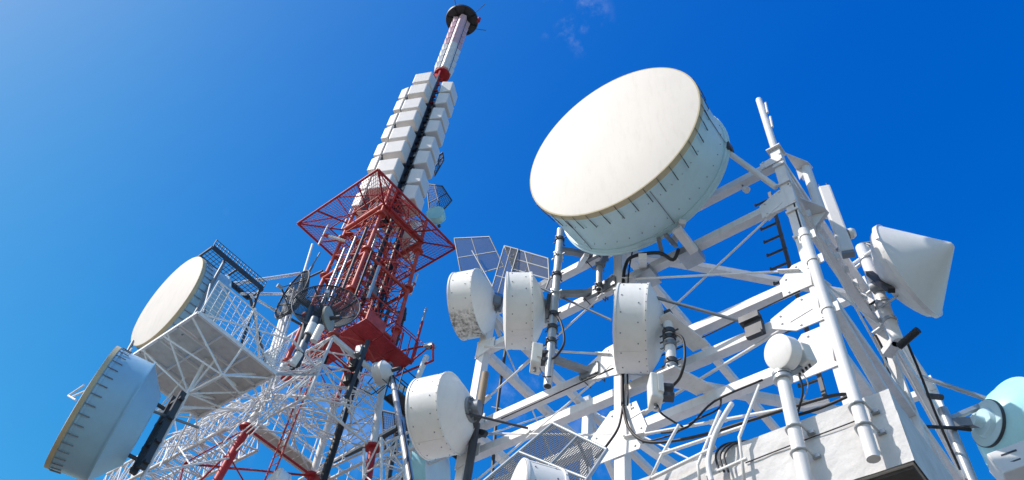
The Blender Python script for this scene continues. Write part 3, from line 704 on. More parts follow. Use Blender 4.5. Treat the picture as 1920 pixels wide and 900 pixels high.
# ------------------------------------------------------------------ cables
def cable(pts, r, label, mat="black"):
    return tag(MB().path([atY(x, y, yy) for x, y, yy in pts], r, 7).build("cable", mat), label, "cable")
cable([(1272, 468, 6.8), (1262, 487, 6.75), (1235, 474, 6.7), (1190, 480, 6.75), (1174, 495, 6.88), (1168, 540, 6.89), (1167, 700, 6.88), (1168, 760, 6.88)], 0.028, "thick black cable from the big dish down the middle leg")
cable([(1035, 588, 6.4), (1050, 600, 6.3), (1058, 640, 6.3), (1045, 665, 6.36), (1036, 672, 6.4)], 0.018, "black cable looping beside the long grey pipe")
cable([(1262, 625, 6.45), (1280, 635, 6.35), (1284, 670, 6.3), (1276, 705, 6.36), (1263, 722, 6.5)], 0.018, "black cable looping beside the pipe of the middle drum antenna")
cable([(1233, 760, 6.4), (1240, 775, 6.4), (1262, 790, 6.55), (1280, 800, 6.8)], 0.012, "thin black cable drooping from the radio box under the middle drum")
cable([(1168, 760, 6.87), (1160, 800, 6.8), (1140, 832, 6.7), (1118, 858, 6.6)], 0.016, "dark cable curving from the middle leg towards the mesh tray")
cable([(1168, 760, 6.86), (1178, 800, 6.82), (1205, 826, 6.8), (1250, 828, 6.8), (1320, 815, 6.8), (1400, 790, 6.8), (1480, 765, 6.8), (1560, 742, 6.7), (1595, 740, 6.6)], 0.02, "long black cable sagging from the middle leg to the concrete corner")
cable([(1205, 830, 6.9), (1260, 815, 6.9), (1300, 790, 6.9), (1345, 768, 6.86), (1352, 748, 6.9)], 0.012, "thin black cable rising along the lower beam to the guard rail")
cable([(1498, 702, 6.2), (1505, 730, 6.25), (1500, 760, 6.3), (1490, 785, 6.32)], 0.012, "short black cable hanging from the little radio dish")
cable([(1505, 700, 6.2), (1515, 720, 6.25), (1508, 745, 6.3), (1492, 775, 6.34)], 0.006, "thin green and yellow earth wire below the little radio dish", "olive")
cable([(1490, 780, 6.36), (1530, 768, 6.39), (1570, 752, 6.38), (1592, 742, 6.38)], 0.016, "black cable lying on the concrete top between the two white pipes")
cable([(1398, 868, 6.375), (1480, 836, 6.375), (1560, 806, 6.375), (1607, 788, 6.375)], 0.007, "thin dark wire stretched along the concrete face")
cable([(1650, 560, 9.5), (1628, 575, 9.6), (1620, 595, 9.75)], 0.022, "black cable bending below the conical dish")
cable([(1612, 468, 9.72), (1618, 456, 9.6), (1640, 462, 9.55), (1655, 470, 9.5)], 0.02, "grey hose bent over the pipe left of the conical dish", "grey")
cable([(1012, 690, 6.3), (1018, 705, 6.3), (1034, 706, 6.36)], 0.01, "thin cable under the radio box of the long grey pipe")
cable([(1640, 630, 9.8), (1655, 660, 9.8), (1668, 710, 9.85), (1675, 730, 9.9)], 0.035, "black cable run up the back right leg of the steel tower")
for i, (pts, r, lb) in enumerate((
    ([(1560, 640, 6.9), (1540, 560, 6.9), (1520, 490, 6.9), (1500, 420, 6.92), (1478, 345, 6.92)], 0.012, "thin black cable strapped up the inside of the front right leg"),
    ([(1500, 545, 6.9), (1400, 592, 6.9), (1290, 645, 6.9), (1190, 688, 6.9)], 0.010, "thin black cable clipped along the beam behind the middle drum antenna"),
    ([(1150, 690, 6.9), (1050, 735, 6.9), (940, 785, 6.9)], 0.010, "thin black cable clipped along the beam between the left and middle legs"),
    ([(1430, 712, 6.88), (1340, 752, 6.86), (1290, 800, 6.8), (1240, 812, 6.85)], 0.014, "black cable sagging below the beam left of the little radio dish"),
    ([(1186, 470, 6.9), (1178, 520, 6.86), (1176, 620, 6.88), (1177, 760, 6.86)], 0.012, "second, thinner cable down the right edge of the middle leg"),
    ([(1700, 640, 10.0), (1725, 700, 10.4), (1760, 790, 11.2), (1800, 880, 12.0)], 0.02, "black cable along the back right bracing above the concrete side"),
    ([(1735, 800, 11.0), (1780, 802, 11.6), (1820, 806, 11.9)], 0.03, "thick black cable reaching across to the cyan dish"))):
    cable(pts, r, lb)
# long dark cable run behind the left leg
LC = thing("cable_ladder", atY(960, 800, 7.5), "slim dark cable run hanging just right of the left leg", "cable")
MB().path([atY(948, 655, 7.6), atY(938, 720, 7.6), atY(930, 790, 7.6), atY(922, 905, 7.6)], 0.03, 8).build("cables", "dark", LC)
for (x, y) in ((943, 690), (934, 765), (926, 850)): MB().tube(atY(x - 12, y - 2, 7.55), atY(x + 6, y + 2, 7.62), 0.012, 6).build("hanger", "galv", LC)

# --- cyan dish at the right edge, seen from behind
yC = atY(1908, 806, 12.4); yA = heading(50, 0); yR = 0.80
CY = thing("dish_antenna", yC, "bright cyan dish seen from behind at the right edge", "antenna")
m = MB(); m.lathe(yC, yA, [[(0.25, yR), (-0.02, yR)], [(-0.02, yR), (-0.02, yR + 0.03)], [(-0.02, yR + 0.03), (-0.06, yR + 0.03)], [(-0.06, yR + 0.03), (-0.06, yR)]], 80); m.build("shroud", "cyan", CY)
m = MB(); m.lathe(yC, yA, [[(-0.06, yR)] + [(-0.06 - 0.50 * (1 - (k / 16) ** 2.2), yR * k / 16) for k in range(15, 5, -1)]], 96); m.build("back_dish", "cyan", CY)
m = MB(); xk = -0.06 - 0.50 * (1 - (6 / 16) ** 2.2)
m.lathe(yC, yA, [[(xk + 0.03, yR * 0.46), (xk - 0.03, yR * 0.46)], [(xk - 0.03, yR * 0.46), (xk - 0.03, yR * 0.3)], [(xk - 0.03, yR * 0.3), (xk - 0.1, yR * 0.26)], [(xk - 0.1, yR * 0.26), (xk - 0.1, yR * 0.12)], [(xk - 0.1, yR * 0.12), (xk - 0.25, yR * 0.1)], [(xk - 0.25, yR * 0.1), (xk - 0.25, 0)]], 40); m.build("hub", "teal", CY)
m = MB(); m.lathe(yC, yA, [[(xk + 0.03, yR * 0.475), (xk - 0.02, yR * 0.475)], [(xk - 0.02, yR * 0.475), (xk - 0.02, yR * 0.44)]], 40); m.build("hub_ring", "dark", CY)
e = yC + yA * (xk - 0.12)
cp = V((e.x - 0.42, e.y - 0.15, 0))
cz0, cz1 = atY(1798, 757, cp.y).z, atY(1850, 905, cp.y).z
CP = thing("mount_pipe", (cp.x, cp.y, cz1), "grey pipe on two arms carrying the cyan dish at the right edge", "pole")
MB().tube((cp.x, cp.y, cz0), (cp.x, cp.y, cz1 - 0.6), 0.08, 16).build("pipe", "galv", CP)
for z in (cz0 - 0.08, cz1 + 0.3): MB().bar((cp.x, cp.y, z), (XRt, Y2 - 0.1, z), 0.12, 0.13).build("arm", "white", CP)
MB().bar((cp.x, cp.y, e.z + 0.02), e, 0.09, 0.16).build("mount_bracket", "grey", CY)
rim_top = yC + yA * -0.04 + V((0, 0, yR * 0.55)) + V((-0.1, -0.25, 0))
MB().bar(rim_top, (cp.x, cp.y, e.z + 0.1), 0.09, 0.07).build("side_strut", "galv", CY)
MB().tube(rim_top, (XRt, 11.7, atX(1742, 740, XRt).z), 0.04, 10).build("side_strut", "galv", CY)
wb = atY(1905, 872, 11.0)
WB = thing("equipment_box", wb, "pale box with slots in front of the cyan dish at the right lower corner", "box")
MB().box(wb, (0.26, 0.06, 0.06), (-0.05, 0.2, 0), (-0.05, 0, 0.18)).build("housing", "grey_white", WB, 0.02)
for k in (-0.1, 0.08): MB().box(wb + V((0, -0.212, k * 0.8)), (0.1, 0.02, 0.02), (0, 0.004, 0), (0, 0, 0.012)).build("slot", "dark", WB)
tag(MB().tube(atY(1738, 742, 11.6), atY(1766, 745, 11.5), 0.05, 8).build("strut_socket", "dark"), "dark clamp on the back face where the cyan dish strut ends", "clamp")

# ================================================================== the tall red and white lattice tower
TX, TY = -19.65, 11.75
def half(z): return 1.25 - (z - 19.2) * 0.012 if z > 19.2 else 1.25 + (19.2 - z) * 0.072
def corner(k, z, o=0.0):
    h = half(z) + o; sx, sy = ((-1, -1), (1, -1), (1, 1), (-1, 1))[k]
    return V((TX + sx * h, TY + sy * h, z))
LT = thing("lattice_tower", (TX, TY, -1.6), "tall lattice tower banded red and white, tapering up to a black disc", "tower")
class Many:                       # the first N of a kind as parts, the rest as one part
    def __init__(self, name, root, limit=96): self.name, self.root, self.limit, self.n, self.rest = name, root, limit, 0, None
    def put(self, fn, mat, bevel=0):
        if self.n < self.limit:
            m = MB(); fn(m); m.build(self.name, mat, self.root); self.n += 1
        else:
            if self.rest is None: self.rest = {}
            m = self.rest.setdefault(mat, MB()); fn(m)
    def done(self, name):
        for mat, m in (self.rest or {}).items(): o = m.build(name, mat, self.root); o['kind'] = 'stuff'
def band(z): return "red" if z < 16.19 else "lattice" if z < 19.19 else "orange"
for k in range(4):
    for (z0, z1, r) in ((-1.6, 9.0, 0.16), (9.0, 16.2, 0.135), (16.2, 19.2, 0.125), (19.2, 24.0, 0.085), (24.0, 28.6, 0.08)):
        if k == 1 and z1 < 17: continue
        if k == 1 and z1 < 20: r *= 0.45
        MB().tube(corner(k, z0), corner(k, z1), r, 14).build("leg", band((z0 + z1) / 2), LT)
    for z in (9.0, 12.6, 16.2, 19.2, 21.6, 24.0, 26.4):
        if k == 1 and z < 19: continue
        MB().tube(corner(k, z - 0.05), corner(k, z + 0.05), 0.27 if z < 17 else 0.21, 16).build("leg_flange", "red" if z < 19 else band(z + 0.01), LT)
levels = [5.0, 9.0, 16.2, 17.7, 19.2] + [19.2 + 1.53 * i for i in range(1, 7)]
braces = Many("brace", LT, 98); rings = Many("ring_bar", LT, 98); ties = Many("tie_bar", LT, 98)
order = list(zip(levels, levels[1:]))
order = [p for p in order if p[0] >= 16] + [p for p in order if p[0] < 6]
for (za, zb) in order:
    mt = band((za + zb) / 2)
    for k in range(4):
        a0, a1, b0, b1 = corner(k, za), corner((k + 1) % 4, za), corner(k, zb), corner((k + 1) % 4, zb)
        rb = 0.023 if za > 19 else 0.03
        braces.put(lambda m: m.tube(a0, b1, rb, 6), mt); braces.put(lambda m: m.tube(a1, b0, rb, 6), mt)
        rings.put(lambda m: m.tube(b0, b1, 0.034, 8), mt)
        c = (a0 + a1 + b0 + b1) / 4; mid = (a0 + a1) / 2; mt2 = (b0 + b1) / 2
        ties.put(lambda m: m.tube(mid, mt2, 0.018, 6), mt)
        ties.put(lambda m: m.tube((b0 + b1) / 2, (b1 + corner((k + 2) % 4, zb)) / 2, 0.03, 6), mt)
        q = a0.lerp(b0, 0.5); q2 = a1.lerp(b1, 0.5)
        ties.put(lambda m: m.tube(q, c, 0.016, 6), mt); ties.put(lambda m: m.tube(q2, c, 0.016, 6), mt)
for i in range(90):
    z0 = 19.6 + (i % 15) * 0.5; k = i % 4; zt = z0 + 0.9
    a, b = corner(k, z0).lerp(corner((k + 1) % 4, z0), random.uniform(0.1, 0.9)), corner((k + 2) % 4, zt).lerp(corner((k + 1 + i % 2) % 4, zt), random.uniform(0.1, 0.9))
    ties.put(lambda m: m.tube(a, b, 0.017, 6), "orange" if i % 3 == 0 else "red")
braces.done("lower_braces"); rings.done("lower_ring_bars"); ties.done("small_tie_bars")
# heavy ring girders that carry the mast
for z, r in ((27.1, 0.11), (23.8, 0.07), (21.0, 0.08)):
    for k in range(4): MB().tube(corner(k, z, 0.03), corner((k + 1) % 4, z, 0.03), r, 12).build("ring_girder", "orange", LT)
for k in range(4): MB().tube(corner(k, 19.05, 0.04), corner((k + 1) % 4, 19.05, 0.04), 0.10 if k == 1 else 0.045, 10).build("ring_girder", "lattice", LT)
for k in range(4): MB().tube(corner(k, 27.1), V((TX, TY, 28.4)), 0.07, 8).build("mast_strut", "orange", LT)
for k in range(4): MB().tube(corner(k, 16.2), corner((k + 1) % 4, 16.2), 0.045, 8).build("ring_bar", "red" if k == 3 else "lattice", LT)
# red outrigger at the lowest band, left of the near leg
po = atZ(345, 869, 15.1)
for (a, b, r) in ((po, corner(3, 16.2), 0.04), (po, corner(0, 16.2), 0.025), (po, po + V((0.3, 0.2, -1.6)), 0.03), (corner(0, 15.0), corner(3, 13.4), 0.025), (po + V((0.3, 0.2, -1.6)), corner(0, 15.6), 0.035), (corner(0, 14.6), po.lerp(corner(3, 16.2), 0.6), 0.03)):
    MB().tube(a, b, r, 8).build("outrigger", "red", LT)

# mast core above the lattice
MX, MY = TX - 0.30, TY - 0.14
MS = thing("mast", (TX, TY, 28.0), "dark inner mast between the columns of white box antennas", "mast")
TH = math.radians(26); U = V((math.cos(TH), math.sin(TH), 0)); NRM = V((math.sin(TH), -math.cos(TH), 0))
for z0, z1, mt in ((28.0, 41.7, "dark"), (41.7, 42.3, "red")):
    for a, b in ((1, 1), (1, -1), (-1, 1), (-1, -1)):
        c = V((MX, MY, 0)) + U * a * 0.34 + NRM * b * 0.34; MB().bar(c + V((0, 0, z0)), c + V((0, 0, z1)), 0.1, 0.1, U).build("chord", mt, MS)
    m = MB(); c = V((MX, MY, (z0 + z1) / 2)); m.box(c, U * 0.22, NRM * 0.22, (0, 0, (z1 - z0) / 2)); m.build("core", mt, MS)
z = 28.4
while z < 42:
    m = MB()
    c = V((MX, MY, z)); m.box(c, U * 0.42, NRM * 0.05, (0, 0, 0.05)); m.box(c, U * 0.05, NRM * 0.42, (0, 0, 0.05)); m.build("rung", "dark" if z < 39 else "red", MS); z += 0.71
m = MB(); m.lathe((TX, TY, 42.4), (0, 0, 1), [[(0, 0), (0, 0.46)], [(0, 0.46), (0.07, 0.46)], [(0.07, 0.46), (0.07, 0)]], 32); m.build("flange", "red", MS)
rows = ["lowest", "second lowest", "third from the bottom", "fourth from the bottom", "fourth from the top", "third from the top", "second highest", "highest"]
cols = [(NRM, U, "middle"), (-U, NRM, "left"), (U, NRM, "right"), (-NRM, U, "hidden rear")]
proto = None
for ci, (n, s, cn) in enumerate(cols):
    for i in range(8):
        zb = 28.80 + i * 1.485 + (0.10 if i % 2 == 0 else -0.04)
        loc = V((MX, MY, zb)) + n * (0.95 if ci in (0, 3) else 1.22 if ci == 1 else 1.18)
        lb = f"white box antenna in the {cn} column of the tall mast, {rows[i]}"
        t = thing("box_antenna", loc, lb, "antenna", "white box antennas on the tall mast")
        c = loc + V((0, 0, 0.63))
        def ring(f, hw, hh): return [c + n * f - s * hw - V((0, 0, hh)), c + n * f + s * hw - V((0, 0, hh)), c + n * f + s * hw + V((0, 0, hh)), c + n * f - s * hw + V((0, 0, hh))]
        MB().hexa(ring(-0.12 if ci == 1 else -0.32, 0.55, 0.63) + ring(0.32, 0.48, 0.52)).build("housing", "panel", t, 0.05)
        MB().box(c - n * (0.155 if ci == 1 else 0.355), s * 0.5, n * 0.03, (0, 0, 0.6)).build("back_plate", "grey", t)
        for k in (-0.4, 0.4): MB().bar(c - n * (0.19 if ci == 1 else 0.39) + V((0, 0, k)), c - n * 0.85 + V((0, 0, k)), 0.07, 0.06).build("bracket", "dark", t)

# slim upper mast with small panels and the black disc
UM = thing("upper_mast", (TX, TY, 42.5), "slim upper mast ending in a black round platform", "mast")
MB().tube((TX, TY, 42.5), (TX, TY, 50.3), 0.26, 12).build("tube", "grey", UM)
dc = V((TX, TY, 50.3))
m = MB(); m.lathe(dc, (0, 0, 1), [[(0, 0), (0, 1.05)], [(0, 1.05), (0.12, 1.08)], [(0.12, 1.08), (0.12, 0)]], 48); m.build("disc_platform", "dark", UM)
for k in range(8):
    q = V((math.cos(k * math.pi / 4 + 0.2), math.sin(k * math.pi / 4 + 0.2), 0)); MB().bar(dc + q * 0.3 - V((0, 0, 0.04)), dc + q * 1.02 - V((0, 0, 0.04)), 0.05, 0.07).build("disc_rib", "black", UM)
for a in (-1.25, 0.1, 2.3, 1.2):
    q = V((math.cos(a), math.sin(a), 0)); MB().tube(dc + q * 1.0, dc + q * 1.75 + V((0, 0, 0.7)), 0.022, 6).build("whip", "dark", UM)
q = V((math.cos(0.6), math.sin(0.6), 0)); m = MB(); m.tube(dc + q * 1.12 - V((0, 0, 0.12)), dc + q * 1.12 + V((0, 0, 0.35)), 0.12, 10); m.tube(dc + q * 1.0, dc + q * 1.15, 0.05, 8); m.build("beacon", "red", UM)
rn = ["lowest", "second lowest", "third from the bottom", "fourth from the bottom", "fifth from the bottom", "fourth from the top", "third from the top", "second highest", "topmost"]
TH2 = math.radians(62); U2 = V((math.cos(TH2), math.sin(TH2), 0)); N2 = V((math.sin(TH2), -math.cos(TH2), 0))
for n, s, cn in ((N2, U2, "right"), (-U2, N2, "left"), (U2, N2, "far right"), (-N2, U2, "hidden rear")):
    for i in range(9):
        zb = 42.62 + i * 0.845
        t = thing("small_panel_antenna", V((TX, TY, zb)) + n * 0.42, f"small {'white' if i < 4 else 'pink'} panel, {cn} column of the upper mast, {rn[i]}", "antenna", "small panels on the slim upper mast")
        c = V((TX, TY, zb + 0.4)) + n * 0.42
        mt = "panel" if i < 4 else "pink"
        MB().hexa([c - n * 0.12 - s * 0.27 - V((0, 0, .39)), c - n * 0.12 + s * 0.27 - V((0, 0, .39)), c - n * 0.2 + s * 0.27 - V((0, 0, .39)), c - n * 0.2 - s * 0.27 - V((0, 0, .39)),
                   c - n * 0.12 - s * 0.27 + V((0, 0, .39)), c - n * 0.12 + s * 0.27 + V((0, 0, .39)), c - n * 0.2 + s * 0.27 + V((0, 0, .39)), c - n * 0.2 - s * 0.27 + V((0, 0, .39))]).build("base", "grey", t)
        MB().hexa([c + n * 0.06 - s * 0.17 - V((0, 0, .37)), c + n * 0.06 + s * 0.17 - V((0, 0, .37)), c - n * 0.12 + s * 0.27 - V((0, 0, .38)), c - n * 0.12 - s * 0.27 - V((0, 0, .38)),
                   c + n * 0.16 - s * 0.16 + V((0, 0, .34)), c + n * 0.16 + s * 0.16 + V((0, 0, .34)), c - n * 0.12 + s * 0.27 + V((0, 0, .38)), c - n * 0.12 - s * 0.27 + V((0, 0, .38))]).build("cover", mt, t, 0.03)

# ------------------------------------------------------------------ red square mesh frame around the tower head
RF = thing("mesh_screen", (-19.85, 11.55, 27.0), "red square frame with wire mesh around the head of the lattice tower", "frame")
cx_, cy_, ho, hi, zf = -19.85, 11.55, 2.44, 1.45, 27.0
oc = [V((cx_ + sx * ho, cy_ + sy * ho, zf)) for sx, sy in ((-1, -1), (1, -1), (1, 1), (-1, 1))]
ic = [V((cx_ + sx * hi, cy_ + sy * hi, zf)) for sx, sy in ((-1, -1), (1, -1), (1, 1), (-1, 1))]
for k in range(4):
    j = (k + 1) % 4
    MB().tube(oc[k], oc[j], 0.055, 8).build("frame_bar", "red", RF)
    MB().wires([oc[k], oc[j], ic[j], ic[k]], 34, 8, 0.0105).build("wire_mesh", "red", RF)
    MB().tube(ic[k], ic[j], 0.03, 6).build("inner_bar", "red", RF)
    mid = oc[k].lerp(oc[j], 0.5)
    MB().tube(oc[k], corner(k, 27.05), 0.04, 6).build("spoke", "red", RF)
    for f in (0.25, 0.75):
        MB().tube(oc[k].lerp(oc[j], f), ic[k].lerp(ic[j], f) + (V((TX, TY, zf)) - ic[k].lerp(ic[j], f)) * 0.15, 0.035, 6).build("spoke", "red", RF)
    MB().tube(oc[k] + V((0, 0, 0.0)), corner(k, 28.2), 0.03, 6).build("stay", "red", RF)
    MB().tube(mid, corner(k, 27.9), 0.028, 6).build("stay", "red", RF); MB().tube(mid, corner(j, 27.9), 0.028, 6).build("stay", "red", RF)

# dipoles, white with red sleeves
def dipole(arm0, arm1, rod0, rod1, y, label, y1=None):
    y1 = y if y1 is None else y1
    a, b = atY(*arm0, y1), atY(*arm1, y)
    t = thing("dipole_antenna", b, label, "antenna", "white dipole rods on the red tower head")
    d = b - a
    MB().tube(a, b - d * 0.15, 0.065, 10).build("arm", "drum", t)
    MB().tube(b - d * 0.16, b + d * 0.03, 0.085, 10).build("sleeve", "red", t)
    r0, r1 = atY(*rod0, b.y), atY(*rod1, b.y); MB().tube(r0, r1, 0.04, 8).build("rod", "drum", t)
dipole((648, 452), (610, 441), (616, 421), (597, 459), 9.9, "white dipole rod with orange sleeve left of the red tower head", 10.5)
dipole((735, 460), (781, 466), (788, 447), (774, 486), 13.3, "white dipole rod with orange sleeve right of the red tower head, under the mesh", 12.6)
dipole((755, 533), (776, 533), (783, 514), (770, 553), 13.8, "small dipole rod with red sleeve below the mesh frame's right corner", 13.1)
dipole((652, 425), (650, 412), (659, 392), (641, 430), 10.6, "upright dipole rod against the left of the red tower head", 10.9)
dipole((735, 440), (737, 424), (744, 406), (729, 446), 12.2, "upright dipole rod at the middle of the red tower head", 12.5)
# bright vertical pipe antennas and black feeders inside the head
for i, (x0, y0, x1, y1, yy, mt, r, lb) in enumerate((
    (640, 545, 690, 425, 10.4, "dark", 0.06, "dark feeder pipe up the left side of the red tower head"), (600, 590, 640, 470, 10.3, "galv", 0.05, "grey pipe along the outer left of the red tower head"),
    (685, 570, 735, 400, 11.6, "black", 0.10, "thick black feeder up the middle of the red tower head"), (628, 560, 658, 450, 10.3, "galv", 0.05, "second grey pipe, just inside the outer left of the red tower head"),
    (690, 560, 710, 500, 11.0, "galv", 0.07, "short silver tube in the lower middle of the red tower head"), (695, 470, 712, 430, 10.8, "galv", 0.06, "short silver tube in the upper middle of the red tower head"),
    (662, 560, 700, 470, 10.6, "black", 0.05, "black feeder beside the near leg of the red tower head"), (716, 560, 745, 480, 13.0, "dark", 0.07, "dark feeder on the far right leg of the red tower head"))):
    a, b = atY(x0, y0, yy), atY(x1, y1, yy); x = (a.x + b.x) / 2
    tag(MB().tube((x, yy, a.z), (x, yy, b.z), r, 10).build("feeder_pipe", mt), lb, "pipe", "feeder pipes in the red tower head")
rnd = random.Random(5)
sides = ["left", "right", "near", "far"]
hs = ["high", "middle", "low"]
for i in range(14):
    x, y = TX + rnd.uniform(-1.15, 1.15), TY + rnd.uniform(-1.15, 1.15); z0 = rnd.uniform(20.6, 24.5); ln = rnd.uniform(1.4, 4.2)
    m = MB(); m.tube((x, y, z0), (x + rnd.uniform(-.1, .1), y + rnd.uniform(-.1, .1), z0 + ln), rnd.choice((0.035, 0.05, 0.07)), 8)
    tag(m.build("tower_cable", rnd.choice(("black", "dark", "dark", "galv", "red"))), "thin upright line among the dark cables inside the red tower head", "cable", "thin cables inside the red tower head")
for i in range(6):
    x, y, z0 = TX + rnd.uniform(-1.2, 1.2), TY + rnd.uniform(-1.2, 1.2), 20.8 + i
    t = thing("tower_box", (x, y, z0), f"small dark equipment box inside the red tower head, {['lowest', 'second from the bottom', 'third from the bottom', 'third from the top', 'second from the top', 'topmost'][i]}", "box", "equipment boxes inside the red tower head")
    MB().box((x, y, z0), (0.16, 0.05, 0), (-0.05, 0.16, 0), (0, 0, 0.24)).build("housing", rnd.choice(("dark", "grey", "red")), t, 0.02); MB().tube((x, y, z0 - 0.24), (x, y, z0 - 0.32), 0.05, 8).build("plug", "black", t)
# long black feeder bundles running down inside the lattice
for i, (dx, dy, z0, z1, r, lb) in enumerate(((0.35, 0.75, 8, 28, 0.13, "thick black feeder bundle running down inside the lattice tower"), (0.10, 0.95, 8, 25, 0.09, "second black feeder bundle beside the thick one inside the lattice tower"), (-0.5, -0.2, 19.5, 27.5, 0.07, "black feeder line near the left legs inside the red head"))):
    tag(MB().path([(TX + dx, TY + dy, z0), (TX + dx, TY + dy, z0 * 0.5 + z1 * 0.5), (TX + dx * 0.8, TY + dy * 0.8, z1)], r, 8).build("feeder_bundle", "black"), lb, "cable", "black feeder bundles inside the lattice tower")
LD = thing("ladder", (TX - 0.2, TY - 0.6, 10), "narrow red climbing ladder inside the lattice tower", "ladder")
for s in (-0.2, 0.2): MB().tube((TX - 0.2 + s, TY - 0.75, 12), (TX - 0.2 + s, TY - 0.75, 28), 0.03, 6).build("stile", "orange", LD)
for i in range(50): MB().tube((TX - 0.4, TY - 0.75, 12.2 + i * 0.32), (TX, TY - 0.75, 12.2 + i * 0.32), 0.015, 6).build("rung", "orange", LD)
# red walkways
RW = thing("red_walkway", (-19.8, 11.5, 20.0), "dark red solid walkway slung across the lattice tower below the red head", "walkway")
for i in range(4):
    x0 = -22.6 + i * 1.245; MB().abox(x0 + 0.012, x0 + 1.23, 10.98, 11.88, 19.97, 20.02).build("floor_panel", "red", RW)
MB().abox(-18.95, -17.62, 11.90, 12.62, 19.965, 20.015).build("floor_panel", "red", RW); MB().abox(-18.95, -17.62, 12.64, 13.5, 19.965, 20.015).build("floor_panel", "red", RW)
MB().abox(-17.66, -17.60, 11.0, 11.88, 20.03, 20.5).build("end_panel", "orange", RW)
for (a, b) in (((-22.15, 11.02), (-17.6, 11.02)), ((-22.15, 11.86), (-19.0, 11.86)), ((-17.62, 11.88), (-17.62, 13.5))):
    MB().tube((a[0], a[1], 20.95), (b[0], b[1], 20.95), 0.025, 6).build("rail", "red", RW)
    for f in (0, 0.25, 0.5, 0.75, 1): 
        p = V((*a, 20.0)).lerp(V((*b, 20.0)), f); MB().tube(p, p + V((0, 0, 0.95)), 0.022, 6).build("post", "red", RW)
# red side bracket with a whip
SB = thing("side_bracket", atY(748, 700, 13.3), "red triangular bracket arm on the right of the lattice tower holding a whip antenna", "bracket")
P = lambda x, y, yy=13.5: atY(x, y, yy)
for a, b, r in ((P(744, 660), P(812, 645), .045), (P(742, 705), P(812, 676), .045), (P(812, 645), P(812, 676), .04), (P(744, 700), P(805, 650), .035), (P(770, 682), P(792, 603), .055), (P(755, 690), P(768, 655), .03), (P(742, 600), P(800, 650), .022), (P(750, 655), P(757, 625), .025)):
    MB().tube(a, b, r, 8).build("bracket_bar", "red", SB)
tag(MB().tube(P(791, 606), P(799, 578), 0.05, 8).build("whip_antenna", "galv"), "short silver whip on top of the red side bracket", "antenna")
b = P(806, 649); eq = thing("lamp_box", b, "small grey box on the tip of the red side bracket", "box"); MB().box(b, (0.16, 0.05, 0), (0, 0.12, 0), (0, 0, 0.07)).build("housing", "galv", eq); MB().tube(b + V((0.1, 0, -0.07)), b + V((0.1, 0, -0.16)), 0.05, 8).build("lens", "dark", eq)
tag(MB().tube(P(800, 668), P(782, 712), 0.10, 12).build("bracket_tube", "drum"), "white tube hanging below the red side bracket", "pipe")
DB = thing("dark_bracket", P(735, 585), "dark bent pipe bracket right of the red tower head", "bracket")
for a, b, r in ((P(733, 583), P(760, 588), .07), (P(760, 585), P(743, 647), .05), (P(735, 635), P(748, 636), .06), (P(760, 578), P(758, 600), .06)): MB().tube(a, b, r, 8).build("bracket_bar", "dark", DB)

# ------------------------------------------------------------------ mesh reflector and dishes behind the head
mesh_panel([atY(800, 345, 13.9), atY(829, 349, 13.9), atY(847, 376, 14.4), atY(808, 420, 14.2)], 12, 14, "dark mesh reflector behind the box antennas, right of the mast", r=0.012, fr=0.04, frame_mat="dark", mat="dark")
mesh_panel([atY(812, 300, 13.8), atY(830, 286, 13.8), atY(832, 300, 14.2), atY(815, 330, 14.2)], 6, 8, "small dark mesh reflector edge high behind the right column of box antennas", r=0.012, fr=0.04, frame_mat="dark", mat="dark")
def simple_dish(C, az, el, r, L, label, mat, back=0.25, name="drum_antenna", face="drum", group=None):
    C = V(C); ax = heading(az, el); t = thing(name, C, label, "antenna", group)
    MB().lathe(C, ax, [[(0.03, 0), (0.02, r * 0.6), (0, r)]], 48).build("radome", face, t)
    MB().lathe(C, ax, [[(0, r), (-L, r)], [(-0.0, r + 0.012), (-0.06, r + 0.012)], [(-L + 0.05, r + 0.012), (-L, r + 0.012)], [(-L, r + 0.012), (-L, r * 0.9)]], 48).build("shroud", mat, t)
    MB().lathe(C, ax, [[(-L, r * 0.99)] + [(-L - back * (1 - (k / 6) ** 2), r * 0.99 * k / 6) for k in range(5, 0, -1)] + [(-L - back, 0)]], 48).build("back_dish", mat, t)
    m = MB(); m.tube(C - ax * (L + back - 0.02), C - ax * (L + back + 0.3), r * 0.18, 12); m.build("hub", "dark", t)
    return t
simple_dish(atY(816, 398, 14.0), 300, -5, 0.45, 0.4, "teal drum dish behind the mesh right of the lowest box antennas", "cyan", face="cyan")
simple_dish(atY(782, 452, 13.6), 40, -10, 0.95, 0.4, "white dish behind the red mesh frame, right of the tower head", "drum")
simple_dish(atY(708, 702, 12.2), 195, -4, 0.40, 0.32, "little white drum dish below the red walkway", "drum")
WG = thing("wire_guard", atY(708, 722, 12.2), "dark bent wire guard under the little white drum dish", "guard")
for a, b in (((690, 718), (705, 700)), ((705, 700), (728, 720)), ((728, 720), (708, 738)), ((708, 738), (690, 718)), ((675, 728), (697, 740)), ((697, 740), (722, 722))): MB().tube(atY(*a, 12.1), atY(*b, 12.3), 0.018, 6).build("guard_bar", "dark", WG)

